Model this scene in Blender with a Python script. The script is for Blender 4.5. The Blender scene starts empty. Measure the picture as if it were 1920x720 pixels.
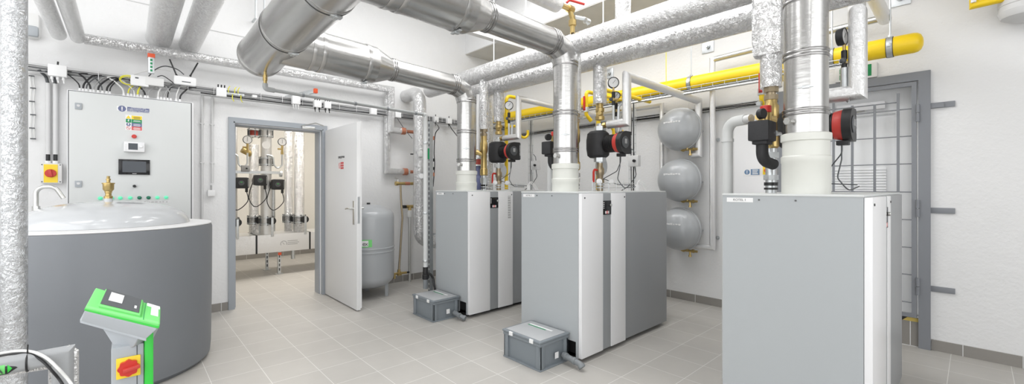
import bpy, bmesh, math, random
from mathutils import Vector, Matrix
random.seed(7)
SC = bpy.context.scene
COL = SC.collection
V = Vector
PI = math.pi

# ---------------------------------------------------------------- camera model (1920 x 720)
FPX, CX, CY, YAW, EYE = 792.0, 960.0, 351.0, 0.7403, 1.3
FW = V((math.sin(YAW), math.cos(YAW), 0)); RT = V((math.cos(YAW), -math.sin(YAW), 0)); UP = V((0, 0, 1))
CAM = V((0, 0, EYE))

def at(px, py, X=None, Y=None, Z=None, D=None):
    """world point seen at a picture position, on a known real plane"""
    d = FW + RT * ((px - CX) / FPX) + UP * ((CY - py) / FPX)
    if X is not None: t = X / d.x
    elif Y is not None: t = Y / d.y
    elif Z is not None: t = (Z - EYE) / d.z
    else: t = D
    return CAM + d * t

# ---------------------------------------------------------------- materials
MATS = {}
def mat(name, col, rough=.5, metal=0., bump=None, emit=None, trans=0., spec=None, coat=0., var=None, sss=0.):
    m = bpy.data.materials.new(name); m.use_nodes = True
    nt = m.node_tree; b = nt.nodes['Principled BSDF']
    b.inputs['Base Color'].default_value = (*col, 1)
    b.inputs['Roughness'].default_value = rough
    b.inputs['Metallic'].default_value = metal
    if spec is not None: b.inputs['Specular IOR Level'].default_value = spec
    if trans: b.inputs['Transmission Weight'].default_value = trans
    if coat: b.inputs['Coat Weight'].default_value = coat; b.inputs['Coat Roughness'].default_value = .08
    if emit: b.inputs['Emission Color'].default_value = (*emit[0], 1); b.inputs['Emission Strength'].default_value = emit[1]
    tc = nt.nodes.new('ShaderNodeTexCoord')
    if var:      # slow colour variation (amount, scale)
        n = nt.nodes.new('ShaderNodeTexNoise'); n.inputs['Scale'].default_value = var[1]; n.inputs['Detail'].default_value = 4
        nt.links.new(tc.outputs['Object'], n.inputs['Vector'])
        r = nt.nodes.new('ShaderNodeMapRange'); r.inputs[3].default_value = 1 - var[0]; r.inputs[4].default_value = 1 + var[0]
        nt.links.new(n.outputs['Fac'], r.inputs[0])
        mx = nt.nodes.new('ShaderNodeVectorMath'); mx.operation = 'SCALE'; mx.inputs[0].default_value = col
        nt.links.new(r.outputs[0], mx.inputs['Scale']); nt.links.new(mx.outputs[0], b.inputs['Base Color'])
    if bump:     # (strength, scale, distance, detail, stretch)
        st, sc, dist, det, stretch = bump
        mp = nt.nodes.new('ShaderNodeMapping'); mp.inputs['Scale'].default_value = stretch
        nt.links.new(tc.outputs['Object'], mp.inputs['Vector'])
        n = nt.nodes.new('ShaderNodeTexNoise'); n.inputs['Scale'].default_value = sc; n.inputs['Detail'].default_value = det
        nt.links.new(mp.outputs[0], n.inputs['Vector'])
        bp = nt.nodes.new('ShaderNodeBump'); bp.inputs['Strength'].default_value = st; bp.inputs['Distance'].default_value = dist
        nt.links.new(n.outputs['Fac'], bp.inputs['Height']); nt.links.new(bp.outputs[0], b.inputs['Normal'])
    MATS[name] = m
    return m

def foil(name, col, rough, sc, st):
    """crinkled aluminium foil: sharp creases from a ridged noise plus fine dimples"""
    m = mat(name, col, rough, .92); nt = m.node_tree; b = nt.nodes['Principled BSDF']
    tc = nt.nodes.new('ShaderNodeTexCoord')
    n1 = nt.nodes.new('ShaderNodeTexNoise'); n1.inputs['Scale'].default_value = sc; n1.inputs['Detail'].default_value = 5; n1.inputs['Distortion'].default_value = 1.2
    v1 = nt.nodes.new('ShaderNodeTexVoronoi'); v1.feature = 'DISTANCE_TO_EDGE'; v1.inputs['Scale'].default_value = sc * .8
    nt.links.new(tc.outputs['Object'], n1.inputs['Vector'])
    mx = nt.nodes.new('ShaderNodeVectorMath'); mx.operation = 'MULTIPLY_ADD'
    nt.links.new(n1.outputs['Color'], mx.inputs[0]); mx.inputs[1].default_value = (.12, .12, .12); nt.links.new(tc.outputs['Object'], mx.inputs[2])
    nt.links.new(mx.outputs[0], v1.inputs['Vector'])
    cr = nt.nodes.new('ShaderNodeMapRange'); cr.inputs[1].default_value = 0; cr.inputs[2].default_value = .12
    nt.links.new(v1.outputs['Distance'], cr.inputs[0])
    ad = nt.nodes.new('ShaderNodeMath'); ad.operation = 'MULTIPLY_ADD'; ad.inputs[1].default_value = .35
    nt.links.new(cr.outputs[0], ad.inputs[0]); nt.links.new(n1.outputs['Fac'], ad.inputs[2])
    bp = nt.nodes.new('ShaderNodeBump'); bp.inputs['Strength'].default_value = st; bp.inputs['Distance'].default_value = .010
    nt.links.new(ad.outputs[0], bp.inputs['Height']); nt.links.new(bp.outputs[0], b.inputs['Normal'])
    return m

S1 = (1, 1, 1)
mat('steel', (.52, .515, .505), .27, 1, bump=(.12, 9, .01, 3, (1, 1, 5)), var=(.08, 3))
mat('steel_seam', (.34, .335, .33), .25, 1)
mat('galv', (.58, .60, .61), .38, .9, var=(.12, 30))
mat('dark_steel', (.10, .10, .10), .4, .6)
foil('foil', (.75, .75, .75), .24, 26, .85)
foil('foil_coarse', (.78, .78, .78), .27, 34, .9)
foil('foil_grey', (.66, .675, .69), .27, 34, .7)
foil('foil_matt', (.80, .80, .80), .42, 40, .35)
mat('thin_steel', (.66, .66, .64), .28, .95)
mat('boiler_grey', (.395, .417, .43), .42, bump=(.04, 300, .001, 2, S1))
mat('boiler_dark', (.29, .30, .31), .42)
mat('boiler_front_grey', (.30, .315, .325), .4)
mat('white_gloss', (.78, .78, .79), .32)
mat('white_paint', (.74, .74, .74), .45)
mat('cabinet_grey', (.62, .635, .63), .38, bump=(.05, 400, .001, 2, S1))
mat('frame_grey', (.33, .355, .385), .42)
mat('gate_grey', (.215, .225, .245), .42)
mat('bin_grey', (.20, .225, .245), .48)
mat('bin_lid', (.42, .43, .44), .42)
mat('pvc_grey', (.20, .215, .225), .4)
mat('pvc_mid', (.36, .37, .37), .4)
mat('pvc_white', (.58, .59, .585), .38)
mat('tank_grey', (.20, .212, .23), .5, bump=(.25, 3.0, .02, 2, (1, 1, .25)), var=(.03, 2))
mat('tank_lid', (.56, .575, .59), .16, coat=.5, bump=(.05, 6, .01, 2, S1))
mat('vessel_grey', (.40, .415, .43), .3, coat=.3)
mat('foam_grey', (.36, .37, .38), .7, bump=(.3, 60, .003, 3, S1))
mat('yellow', (.84, .58, .008), .35, bump=(.1, 50, .002, 3, S1))
mat('yellow_sign', (.85, .62, .03), .45)
mat('brass', (.52, .385, .16), .3, .9, bump=(.2, 90, .002, 2, S1))
mat('brass_pale', (.38, .31, .21), .35, .85)
mat('copper_orange', (.50, .20, .12), .45, .3)
mat('black', (.012, .012, .013), .42)
mat('black_foam', (.02, .02, .022), .62, bump=(.3, 80, .002, 3, S1))
mat('black_gloss', (.008, .008, .01), .12)
mat('screen', (.03, .038, .05), .12)
mat('rubber', (.02, .02, .02), .6)
mat('red', (.55, .03, .02), .35)
mat('pump_red', (.52, .045, .035), .38)
mat('flange_red', (.34, .045, .03), .45)
mat('orange_red', (.75, .10, .03), .4)
mat('green', (.03, .55, .05), .35)
mat('green_light', (.16, .62, .16), .35)
mat('green_dark', (.01, .25, .09), .4)
mat('lamp_green', (.12, .55, .33), .25, emit=((.1, .75, .42), .35))
mat('lamp_green_off', (.01, .16, .09), .25)
mat('grey_plastic', (.36, .385, .41), .42)
mat('grey_light', (.62, .62, .62), .45)
mat('dark_grey', (.075, .08, .085), .4)
mat('blue_sign', (.13, .15, .28), .5)
mat('blue_steel_sign', (.13, .22, .36), .5)
mat('sign_teal', (.03, .17, .12), .5)
mat('sign_red', (.62, .10, .10), .5)
mat('sign_white', (.80, .80, .80), .5)
mat('text_grey', (.06, .06, .06), .6)
mat('cable_white', (.70, .70, .69), .5)
mat('cable_grey', (.35, .35, .35), .5)
mat('cable_yellow', (.72, .68, .05), .5)
mat('flue_white', (.66, .665, .62), .35, spec=.6, var=(.04, 9))
mat('concrete_soffit', (.62, .61, .58), .8, bump=(.3, 12, .01, 5, (1, .12, 1)), var=(.10, 5))
mat('glass', (.9, .95, .93), .05, trans=.85)
mat('blind_white', (.86, .87, .88), .4)
mat('wood_dark', (.10, .05, .04), .6)

def wall_mat(name, col):
    m = mat(name, col, .75); nt = m.node_tree; b = nt.nodes['Principled BSDF']
    tc = nt.nodes.new('ShaderNodeTexCoord')
    n1 = nt.nodes.new('ShaderNodeTexNoise'); n1.inputs['Scale'].default_value = 2.2; n1.inputs['Detail'].default_value = 9; n1.inputs['Roughness'].default_value = .62
    n2 = nt.nodes.new('ShaderNodeTexNoise'); n2.inputs['Scale'].default_value = 45; n2.inputs['Detail'].default_value = 4
    v = nt.nodes.new('ShaderNodeTexVoronoi'); v.inputs['Scale'].default_value = 5.5       # pits in the plaster
    for q in (n1, n2, v): nt.links.new(tc.outputs['Object'], q.inputs['Vector'])
    pit = nt.nodes.new('ShaderNodeMapRange'); pit.inputs[1].default_value = .0; pit.inputs[2].default_value = .045
    nt.links.new(v.outputs['Distance'], pit.inputs[0])
    a = nt.nodes.new('ShaderNodeMath'); a.operation = 'MULTIPLY_ADD'; a.inputs[1].default_value = .12
    nt.links.new(n2.outputs['Fac'], a.inputs[0]); nt.links.new(n1.outputs['Fac'], a.inputs[2])
    a2 = nt.nodes.new('ShaderNodeMath'); a2.operation = 'MULTIPLY_ADD'; a2.inputs[1].default_value = .12
    nt.links.new(pit.outputs[0], a2.inputs[0]); nt.links.new(a.outputs[0], a2.inputs[2])
    bp = nt.nodes.new('ShaderNodeBump'); bp.inputs['Strength'].default_value = .6; bp.inputs['Distance'].default_value = .03
    nt.links.new(a2.outputs[0], bp.inputs['Height']); nt.links.new(bp.outputs[0], b.inputs['Normal'])
    return m
wall_mat('wall', (.76, .76, .76))
wall_mat('wall_warm', (.82, .80, .75))

def tile_mat(name, col, size, off, vertical=False):
    m = mat(name, col, .42); nt = m.node_tree; b = nt.nodes['Principled BSDF']
    tc = nt.nodes.new('ShaderNodeTexCoord')
    mp = nt.nodes.new('ShaderNodeMapping'); mp.inputs['Location'].default_value = off
    if vertical: mp.inputs['Rotation'].default_value = vertical
    nt.links.new(tc.outputs['Object'], mp.inputs['Vector'])
    br = nt.nodes.new('ShaderNodeTexBrick'); br.offset = 0; br.squash = 1
    br.inputs['Scale'].default_value = 1; br.inputs['Brick Width'].default_value = size[0]; br.inputs['Row Height'].default_value = size[1]
    br.inputs['Mortar Size'].default_value = .0022; br.inputs['Mortar Smooth'].default_value = .3
    br.inputs['Color1'].default_value = (*col, 1); br.inputs['Color2'].default_value = (*[c * .95 for c in col], 1)
    br.inputs['Mortar'].default_value = (.70, .69, .66, 1)
    nt.links.new(mp.outputs[0], br.inputs['Vector'])
    n = nt.nodes.new('ShaderNodeTexNoise'); n.inputs['Scale'].default_value = 7; n.inputs['Detail'].default_value = 8
    nt.links.new(tc.outputs['Object'], n.inputs['Vector'])
    r = nt.nodes.new('ShaderNodeMapRange'); r.inputs[3].default_value = .93; r.inputs[4].default_value = 1.07
    nt.links.new(n.outputs['Fac'], r.inputs[0])
    s = nt.nodes.new('ShaderNodeVectorMath'); s.operation = 'SCALE'
    nt.links.new(br.outputs['Color'], s.inputs[0]); nt.links.new(r.outputs[0], s.inputs['Scale'])
    nt.links.new(s.outputs[0], b.inputs['Base Color'])
    bp = nt.nodes.new('ShaderNodeBump'); bp.inputs['Strength'].default_value = .4; bp.inputs['Distance'].default_value = .002; bp.invert = True
    nt.links.new(br.outputs['Fac'], bp.inputs['Height']); nt.links.new(bp.outputs[0], b.inputs['Normal'])
    return m
tile_mat('tiles', (.47, .452, .424), (.298, .302), (-2.714 + 30 * .298, -1.525 + 30 * .302, 0))
tile_mat('tiles_dark', (.27, .255, .235), (.298, 9.), (0, 0, 0))

def hazard_mat():
    m = mat('hazard', (.8, .6, .05), .5); nt = m.node_tree; b = nt.nodes['Principled BSDF']
    tc = nt.nodes.new('ShaderNodeTexCoord'); w = nt.nodes.new('ShaderNodeTexWave'); w.bands_direction = 'DIAGONAL'
    w.inputs['Scale'].default_value = 2.2
    cr = nt.nodes.new('ShaderNodeValToRGB'); cr.color_ramp.interpolation = 'CONSTANT'
    cr.color_ramp.elements[0].color = (.02, .02, .02, 1); cr.color_ramp.elements[1].color = (.62, .47, .12, 1); cr.color_ramp.elements[1].position = .5
    nt.links.new(tc.outputs['Object'], w.inputs['Vector']); nt.links.new(w.outputs['Fac'], cr.inputs[0]); nt.links.new(cr.outputs[0], b.inputs['Base Color'])
hazard_mat()

# ---------------------------------------------------------------- mesh builder
def frame(axis):
    a = V(axis).normalized()
    h = V((0, 0, 1)) if abs(a.z) < .9 else V((0, 1, 0))
    u = h.cross(a).normalized(); w = a.cross(u).normalized()
    return u, w, a

class B:
    def __init__(s): s.bm = bmesh.new()
    def obox(s, c, ax, hs, bev=0.):
        """box with centre c, three unit axes and half sizes"""
        c = V(c); vs = []
        for i in (-1, 1):
            for j in (-1, 1):
                for k in (-1, 1): vs.append(s.bm.verts.new(c + V(ax[0]) * (i * hs[0]) + V(ax[1]) * (j * hs[1]) + V(ax[2]) * (k * hs[2])))
        fs = [s.bm.faces.new([vs[q] for q in f]) for f in ((0, 1, 3, 2), (4, 6, 7, 5), (0, 4, 5, 1), (2, 3, 7, 6), (0, 2, 6, 4), (1, 5, 7, 3))]
        if bev:
            es = list({e for f in fs for e in f.edges})
            bmesh.ops.bevel(s.bm, geom=es, offset=bev, segments=2, profile=.6, affect='EDGES')
        return s
    def box(s, x0, x1, y0, y1, z0, z1, bev=0.):
        return s.obox(((x0 + x1) / 2, (y0 + y1) / 2, (z0 + z1) / 2), ((1, 0, 0), (0, 1, 0), (0, 0, 1)), (abs(x1 - x0) / 2, abs(y1 - y0) / 2, abs(z1 - z0) / 2), bev)
    def tube(s, pts, r, n=16, bend=0., segs=5, cap=True, taper=None):
        pts = [V(p) for p in pts]
        if bend and len(pts) > 2:
            out = [pts[0]]
            for i in range(1, len(pts) - 1):
                a, p, c = pts[i - 1], pts[i], pts[i + 1]
                d1 = (p - a).normalized(); d2 = (c - p).normalized(); ang = d1.angle(d2)
                if ang < .05: out.append(p); continue
                t = min(bend * math.tan(ang / 2), (p - a).length * .49, (c - p).length * .49)
                q0 = p - d1 * t; q1 = p + d2 * t
                R = t / math.tan(ang / 2); nrm = (d2 - d1 * d1.dot(d2)).normalized(); ctr = q0 + nrm * R
                for k in range(segs + 1):
                    th = ang * k / segs; out.append(ctr - nrm * (R * math.cos(th)) + d1 * (R * math.sin(th)))
            out.append(pts[-1]); pts = out
        # drop duplicates
        pp = [pts[0]]
        for p in pts[1:]:
            if (p - pp[-1]).length > 1e-5: pp.append(p)
        pts = pp
        rings = []; d0 = (pts[1] - pts[0]).normalized(); u, w, _ = frame(d0); prev = d0
        for i, p in enumerate(pts):
            if i == 0: din = dout = d0
            elif i == len(pts) - 1: din = dout = (p - pts[i - 1]).normalized()
            else: din = (p - pts[i - 1]).normalized(); dout = (pts[i + 1] - p).normalized()
            tdir = (din + dout).normalized() if (din + dout).length > 1e-6 else din
            q = prev.rotation_difference(din); u = q @ u; w = q @ w; prev = din
            rr = r if taper is None else r * (1 + (taper - 1) * i / (len(pts) - 1))
            ring = []
            for k in range(n):
                a = 2 * PI * k / n; off = u * (math.cos(a) * rr) + w * (math.sin(a) * rr)
                den = din.dot(tdir)
                off = off - din * (off.dot(tdir) / max(den, .3))     # project onto the mitre plane
                ring.append(s.bm.verts.new(p + off))
            rings.append(ring)
        for a, b in zip(rings, rings[1:]):
            for k in range(n): s.bm.faces.new((a[k], a[(k + 1) % n], b[(k + 1) % n], b[k]))
        if cap: s.bm.faces.new(rings[0][::-1]); s.bm.faces.new(rings[-1])
        return s
    def lathe(s, prof, p0, axis=(0, 0, 1), n=32):
        """prof: list of (radius, distance along the axis)"""
        u, w, a = frame(axis); p0 = V(p0); rings = []
        for r, t in prof:
            if r < 1e-6: rings.append([s.bm.verts.new(p0 + a * t)])
            else: rings.append([s.bm.verts.new(p0 + a * t + u * (math.cos(2 * PI * k / n) * r) + w * (math.sin(2 * PI * k / n) * r)) for k in range(n)])
        for A, C in zip(rings, rings[1:]):
            for k in range(n):
                if len(A) == 1 and len(C) == 1: continue
                if len(A) == 1: s.bm.faces.new((A[0], C[(k + 1) % n], C[k]))
                elif len(C) == 1: s.bm.faces.new((A[k], A[(k + 1) % n], C[0]))
                else: s.bm.faces.new((A[k], A[(k + 1) % n], C[(k + 1) % n], C[k]))
        if len(rings[0]) > 1: s.bm.faces.new(rings[0][::-1])
        if len(rings[-1]) > 1: s.bm.faces.new(rings[-1])
        return s
    def cyl(s, p, axis, r, h, n=24, ch=0.):
        prof = [(r, 0), (r, h)] if not ch else [(r - ch, 0), (r, ch), (r, h - ch), (r - ch, h)]
        return s.lathe(prof, p, axis, n)
    def ring(s, c, axis, r, th, h, n=32):
        """bead around a pipe of radius r: thickness th, height h"""
        return s.lathe([(r - .002, -h / 2), (r + th * .7, -h / 2), (r + th, -h / 4), (r + th, h / 4), (r + th * .7, h / 2), (r - .002, h / 2)], c, axis, n)
    def ball(s, c, r, n=16, squash=1., axis=(0, 0, 1)):
        m = n // 2
        return s.lathe([(r * math.sin(PI * k / m), -r * squash * math.cos(PI * k / m)) for k in range(m + 1)], c, axis, n)
    def prism(s, poly, o, u, w, a, d):
        """polygon in the (u, w) plane at o, pushed d along a"""
        o, u, w, a = V(o), V(u), V(w), V(a)
        lo = [s.bm.verts.new(o + u * x + w * y) for x, y in poly]; hi = [s.bm.verts.new(o + u * x + w * y + a * d) for x, y in poly]
        n = len(poly)
        s.bm.faces.new(lo[::-1]); s.bm.faces.new(hi)
        for k in range(n): s.bm.faces.new((lo[k], lo[(k + 1) % n], hi[(k + 1) % n], hi[k]))
        return s
    def mesh_text(s, txt, o, u, w, size, off=.0015, align='CENTER'):
        cu = bpy.data.curves.new('t', 'FONT'); cu.body = txt; cu.size = 1; cu.align_x = align; cu.align_y = 'CENTER'; cu.extrude = .01
        ob = bpy.data.objects.new('t', cu); COL.objects.link(ob)
        dg = bpy.context.evaluated_depsgraph_get(); me = bpy.data.meshes.new_from_object(ob.evaluated_get(dg))
        u = V(u).normalized(); w = V(w).normalized(); a = u.cross(w); vs = []
        for v in me.vertices: vs.append(s.bm.verts.new(V(o) + u * (v.co.x * size) + w * (v.co.y * size) + a * (off * (1 if v.co.z > 0 else 0))))
        for p in me.polygons:
            try: s.bm.faces.new([vs[i] for i in p.vertices])
            except ValueError: pass
        bpy.data.objects.remove(ob); bpy.data.curves.remove(cu); bpy.data.meshes.remove(me)
        return s
    def build(s, name, m, parent=None, ang=35, fix=True):
        bm = s.bm
        bmesh.ops.remove_doubles(bm, verts=bm.verts, dist=1e-6)
        if fix: bmesh.ops.recalc_face_normals(bm, faces=bm.faces)
        la = math.radians(ang)
        for f in bm.faces: f.smooth = True
        for e in bm.edges: e.smooth = not (len(e.link_faces) != 2 or e.calc_face_angle(0) > la)
        if parent is not None: o0 = ORI[parent.name]
        else:
            mn = V((min(v.co.x for v in bm.verts), min(v.co.y for v in bm.verts), min(v.co.z for v in bm.verts)))
            mx = V((max(v.co.x for v in bm.verts), max(v.co.y for v in bm.verts), max(v.co.z for v in bm.verts)))
            o0 = V(((mn.x + mx.x) / 2, (mn.y + mx.y) / 2, mn.z))
        for v in bm.verts: v.co -= o0
        me = bpy.data.meshes.new(name); bm.to_mesh(me); bm.free()
        ob = bpy.data.objects.new(name, me); COL.objects.link(ob)
        me.materials.append(MATS[m] if isinstance(m, str) else m)
        ORI[ob.name] = o0
        if parent is not None: ob.parent = parent
        else: ob.location = o0
        return ob
ORI = {}
def thing(name, label, cat, loc, group=None):
    o = bpy.data.objects.new(name, None); COL.objects.link(o); o.location = loc; o.empty_display_size = .1
    ORI[o.name] = V(loc); o['label'] = label; o['category'] = cat
    if group: o['group'] = group
    return o
def tag(o, label, cat, group=None, kind=None):
    o['label'] = label; o['category'] = cat
    if group: o['group'] = group
    if kind: o['kind'] = kind
    return o
def struct(o): o['kind'] = 'structure'; return o
XA, YA, ZA = V((1, 0, 0)), V((0, 1, 0)), V((0, 0, 1))
YN, XE, YS, XW, ZC = 5.34, 4.76, -3.2, -2.6, 3.95
YR = 8.85            # far wall of the room behind the door
# ---------------------------------------------------------------- shell
struct(B().box(XW - .2, XE + .6, YS - .2, YR + .2, -.1, 0).build('floor', 'tiles'))
struct(B().box(XW - .2, XE + .6, YS - .2, YN, ZC, ZC + .1).build('ceiling', 'wall'))
DX0, DX1, DZ = .845, 1.765, 2.0          # door opening in the north wall
b = B().box(XW, DX0, YN, YN + .2, 0, ZC).box(DX1, XE + .3, YN, YN + .2, 0, ZC).box(DX0, DX1, YN, YN + .2, DZ, ZC)
struct(b.build('wall_north', 'wall'))
GY0, GY1, GZ0, GZ1 = .30, 1.24, .235, 2.16      # opening in the east wall
b = B().box(XE, XE + .3, YS, GY0, 0, ZC).box(XE, XE + .3, GY1, YN, 0, ZC).box(XE, XE + .3, GY0, GY1, GZ1, ZC).box(XE + .02, XE + .3, GY0, GY1, 0, GZ0 - .02)
struct(b.build('wall_east', 'wall'))
struct(B().box(XW - .2, XW, YS, YN, 0, ZC).build('wall_west', 'wall'))
struct(B().box(XW - .2, XE + .3, YS - .2, YS, 0, ZC).build('wall_south', 'wall'))
# dropped concrete beam along the east wall
bm_ = B().box(3.894, XE, YS, YN, 3.37, ZC); o = bm_.build('trim_1', 'wall'); struct(o)
o = B().box(3.90, XE, YS, YN, 3.36, 3.37).build('trim_2', 'concrete_soffit'); struct(o)
# baseboards
def base(name, x0, x1, y0, y1): struct(B().box(x0, x1, y0, y1, 0, .085).build(name, 'tiles_dark'))
b = B(); 
base('baseboard_north', XW, DX0 - .05, YN - .012, YN); base('baseboard_north_right', DX1 + .05, XE, YN - .012, YN)
base('baseboard_east', XE - .012, XE, GY1 + .06, YN - .012); base('baseboard_east_right', XE - .012, XE, YS, GY0 - .07)
# light joints of the baseboard tiles
b = B()
for k in range(9):
    y = .059 + .2955 * k
    if y < GY0 - .07 or y > GY1 + .06: b.box(XE - .0135, XE - .011, y - .002, y + .002, 0, .086)
for k in range(-3, 3): b.box(XE - .0135, XE - .011, .059 + .2955 * (k - 3) - .002, .059 + .2955 * (k - 3) + .002, 0, .086)
for k in range(12):
    x = .738 - .298 * 8 + .298 * k
    if x < DX0 - .05: b.box(x - .002, x + .002, YN - .0135, YN - .011, 0, .086)
    x = 1.93 + .298 * k
    if x < XE: b.box(x - .002, x + .002, YN - .0135, YN - .011, 0, .086)
struct(b.build('trim_3', 'wall'))
# formwork joints of the north wall
b = B()
for (x0, z0, x1, z1) in ((.62, 2.93, 1.6, 2.93), (.62, 2.93, .62, 3.9), (1.6, 2.93, 1.6, 2.99), (-1.2, 3.05, .2, 3.05)):
    b.box(x0 - .004, x1 + .004, YN - .006, YN, z0 - .004, z1 + .004)
struct(b.build('trim_4', 'grey_light'))

# ---------------------------------------------------------------- room behind the door
struct(B().box(-1.2, -1.0, YN + .2, YR, 0, 3.1).box(4.8, 5.0, YN + .2, YR, 0, 3.1).build('wall_back_room_sides', 'wall_warm'))
struct(B().box(-1.2, 5.0, YR, YR + .2, 0, 3.1).build('wall_back_room_far', 'wall_warm'))
struct(B().box(-1.2, 5.0, YN + .2, YR, 3.1, 3.2).build('ceiling_back_room', 'wall_warm'))
struct(B().box(-1.0, 4.8, YR - .012, YR, 0, .085).build('baseboard_back_room', 'tiles_dark'))

# ---------------------------------------------------------------- door_1: steel frame and open white leaf
d1 = bpy.data.objects.new('door_1', None); COL.objects.link(d1); d1.location = (DX1, YN, 0); ORI['door_1'] = V((DX1, YN, 0)); d1['kind'] = 'structure'
b = B()
y0, y1 = YN - .022, YN + .2
b.box(DX0 - .045, DX0, y0, YN, 0, DZ + .045).box(DX1, DX1 + .045, y0, YN, 0, DZ + .045).box(DX0, DX1, y0, YN, DZ, DZ + .045)
b.box(DX0, DX0 + .012, y0, y1, 0, DZ).box(DX1 - .012, DX1, y0, y1, 0, DZ).box(DX0, DX1, y0, y1, DZ - .012, DZ)
b.box(DX0 + .012, DX0 + .03, YN + .05, y1, 0, DZ - .012).box(DX1 - .03, DX1 - .012, YN + .05, y1, 0, DZ - .012).box(DX0 + .03, DX1 - .03, YN + .05, y1, DZ - .03, DZ - .012)
b.build('door_frame', 'frame_grey', d1)
b = B().box(DX0 + .012, DX0 + .018, YN + .03, YN + .05, 0, DZ - .012).box(DX1 - .018, DX1 - .012, YN + .03, YN + .05, 0, DZ - .012).box(DX0, DX1, YN + .03, YN + .05, DZ - .02, DZ - .012)
b.build('rubber_seal', 'sign_white', d1)
LX0, LX1, LY0, LY1 = 1.778, 1.818, 4.345, 5.30
b = B().box(LX0, LX1, LY0, LY1, .012, 1.985, .002).box(LX1, LX1 + .012, LY0 - .0, LY1, .03, 1.995)
leaf = b.build('door_leaf', 'white_paint', d1)
# handle plate with lever on the visible (west) face and on the other side
for s, x in ((-1, LX0), (1, LX1 + .012)):
    hb = B()
    hb.obox((x + s * .004, LY0 + .075, 1.03), (XA, YA, ZA), (.004, .02, .125), .003)
    hb.cyl((x, LY0 + .075, 1.075), (s, 0, 0), .010, .05, 16)
    hb.tube([(x + s * .05, LY0 + .075, 1.075), (x + s * .05, LY0 + .13, 1.077), (x + s * .045, LY0 + .19, 1.068)], .009, 12, .02)
    h = hb.build('door_handle', 'thin_steel', leaf); h['label'] = 'chrome lever handle with long back plate'
hb = B().box(LX0 + .008, LX0 + .03, LY0 - .002, LY0, .92, 1.20); hb.build('lock_plate', 'galv', leaf)
# signs on the leaf
sb = B().box(LX0 - .0015, LX0, 4.70, 4.86, 1.50, 1.585); sg = sb.build('door_sign', 'sign_white', leaf)
B().box(LX0 - .0025, LX0 - .0015, 4.705, 4.795, 1.558, 1.580).box(LX0 - .0025, LX0 - .0015, 4.705, 4.795, 1.530, 1.552).box(LX0 - .0025, LX0 - .0015, 4.705, 4.795, 1.503, 1.524).build('sign_band', 'sign_red', leaf)
rb = B(); 
for k in range(20):
    a, c = 2 * PI * k / 20, 2 * PI * (k + 1) / 20
    rb.prism([(.026 * math.cos(a), .034 * math.sin(a)), (.026 * math.cos(c), .034 * math.sin(c)), (.020 * math.cos(c), .027 * math.sin(c)), (.020 * math.cos(a), .027 * math.sin(a))], (LX0 - .0015, 4.828, 1.543), -YA, ZA, -XA, .001)
rb.prism([(-.018, .022), (-.014, .026), (.018, -.022), (.014, -.026)], (LX0 - .0015, 4.828, 1.543), -YA, ZA, -XA, .001)
rb.build('prohibition_ring', 'sign_red', leaf)
B().mesh_text('STROJOVNA', (LX0 - .001, 4.775, 1.635), -YA, ZA, .034).build('sign_lettering', 'text_grey', leaf)
# door closer arm at the frame head
c0 = V((1.66, YN - .03, 2.0)); c1 = V((1.60, YN - .10, 2.03)); c2 = V((1.79, 5.0, 1.99))
B().tube([at(565, 236, Y=YN - .03), at(592, 231, Y=5.15), at(607, 236, Y=5.05)], .006, 8).box(1.52, 1.66, YN - .05, YN - .02, 1.985, 2.015, .004).build('door_closer_arm', 'thin_steel', d1)

# ---------------------------------------------------------------- door_2 : outside door in the east recess, and the barred gate in front of it
d2 = bpy.data.objects.new('door_2', None); COL.objects.link(d2); d2.location = (XE + .2, (GY0 + GY1) / 2, GZ0); ORI['door_2'] = V(d2.location); d2['kind'] = 'structure'
xd = XE + .16
b = B().box(xd, xd + .05, GY0, GY1, GZ0 - .02, GZ1)
b.box(xd - .02, xd, GY0 + .0, GY0 + .16, GZ0, GZ1 - .22).box(xd - .02, xd, GY1 - .1, GY1, GZ0, GZ1 - .22).box(xd - .02, xd, GY0, GY1, GZ1 - .22, GZ1)
b.build('door_leaf', 'blind_white', d2)
lv = B()
for k in range(14):
    z = 1.135 + k * .0245
    lv.prism([(-.012, 0), (.0, 0), (.0, .022), (-.004, .022)], (xd - .004, .52, z), XA, ZA, YA, .60)
lv.build('louvre_blind', 'blind_white', d2)
B().box(xd - .075, xd - .03, .52, .86, 1.985, 2.05, .006).build('door_closer', 'white_gloss', d2)
B().tube([(xd - .06, .66, 1.98), (xd - .12, .76, 1.955), (xd - .06, .84, 1.93)], .006, 8).box(xd - .07, xd - .05, .80, .87, 1.925, 1.94).build('closer_arm', 'thin_steel', d2)
# threshold: tiled riser with hazard tape
struct(B().box(XE - .008, XE + .02, GY0 - .03, GY1, 0, GZ0 - .03).build('trim_5', 'tiles_dark'))
struct(B().box(XE - .010, XE - .007, .352, .357, 0, GZ0 - .03).box(XE - .010, XE - .007, GY0 - .02, GY1, 0, .004).box(XE - .010, XE - .007, .648, .653, 0, GZ0 - .03).build('trim_6', 'wall'))
struct(B().box(XE - .010, XE + .10, GY0 - .03, GY1, GZ0 - .03, GZ0 - .02).build('trim_7', 'white_paint'))
tag(B().box(XE - .0115, XE - .0095, GY0 - .025, GY1, GZ0 - .032, GZ0 - .002).build('hazard_tape', 'hazard'), 'black and yellow striped hazard tape on the tiled door threshold', 'tape')

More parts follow.
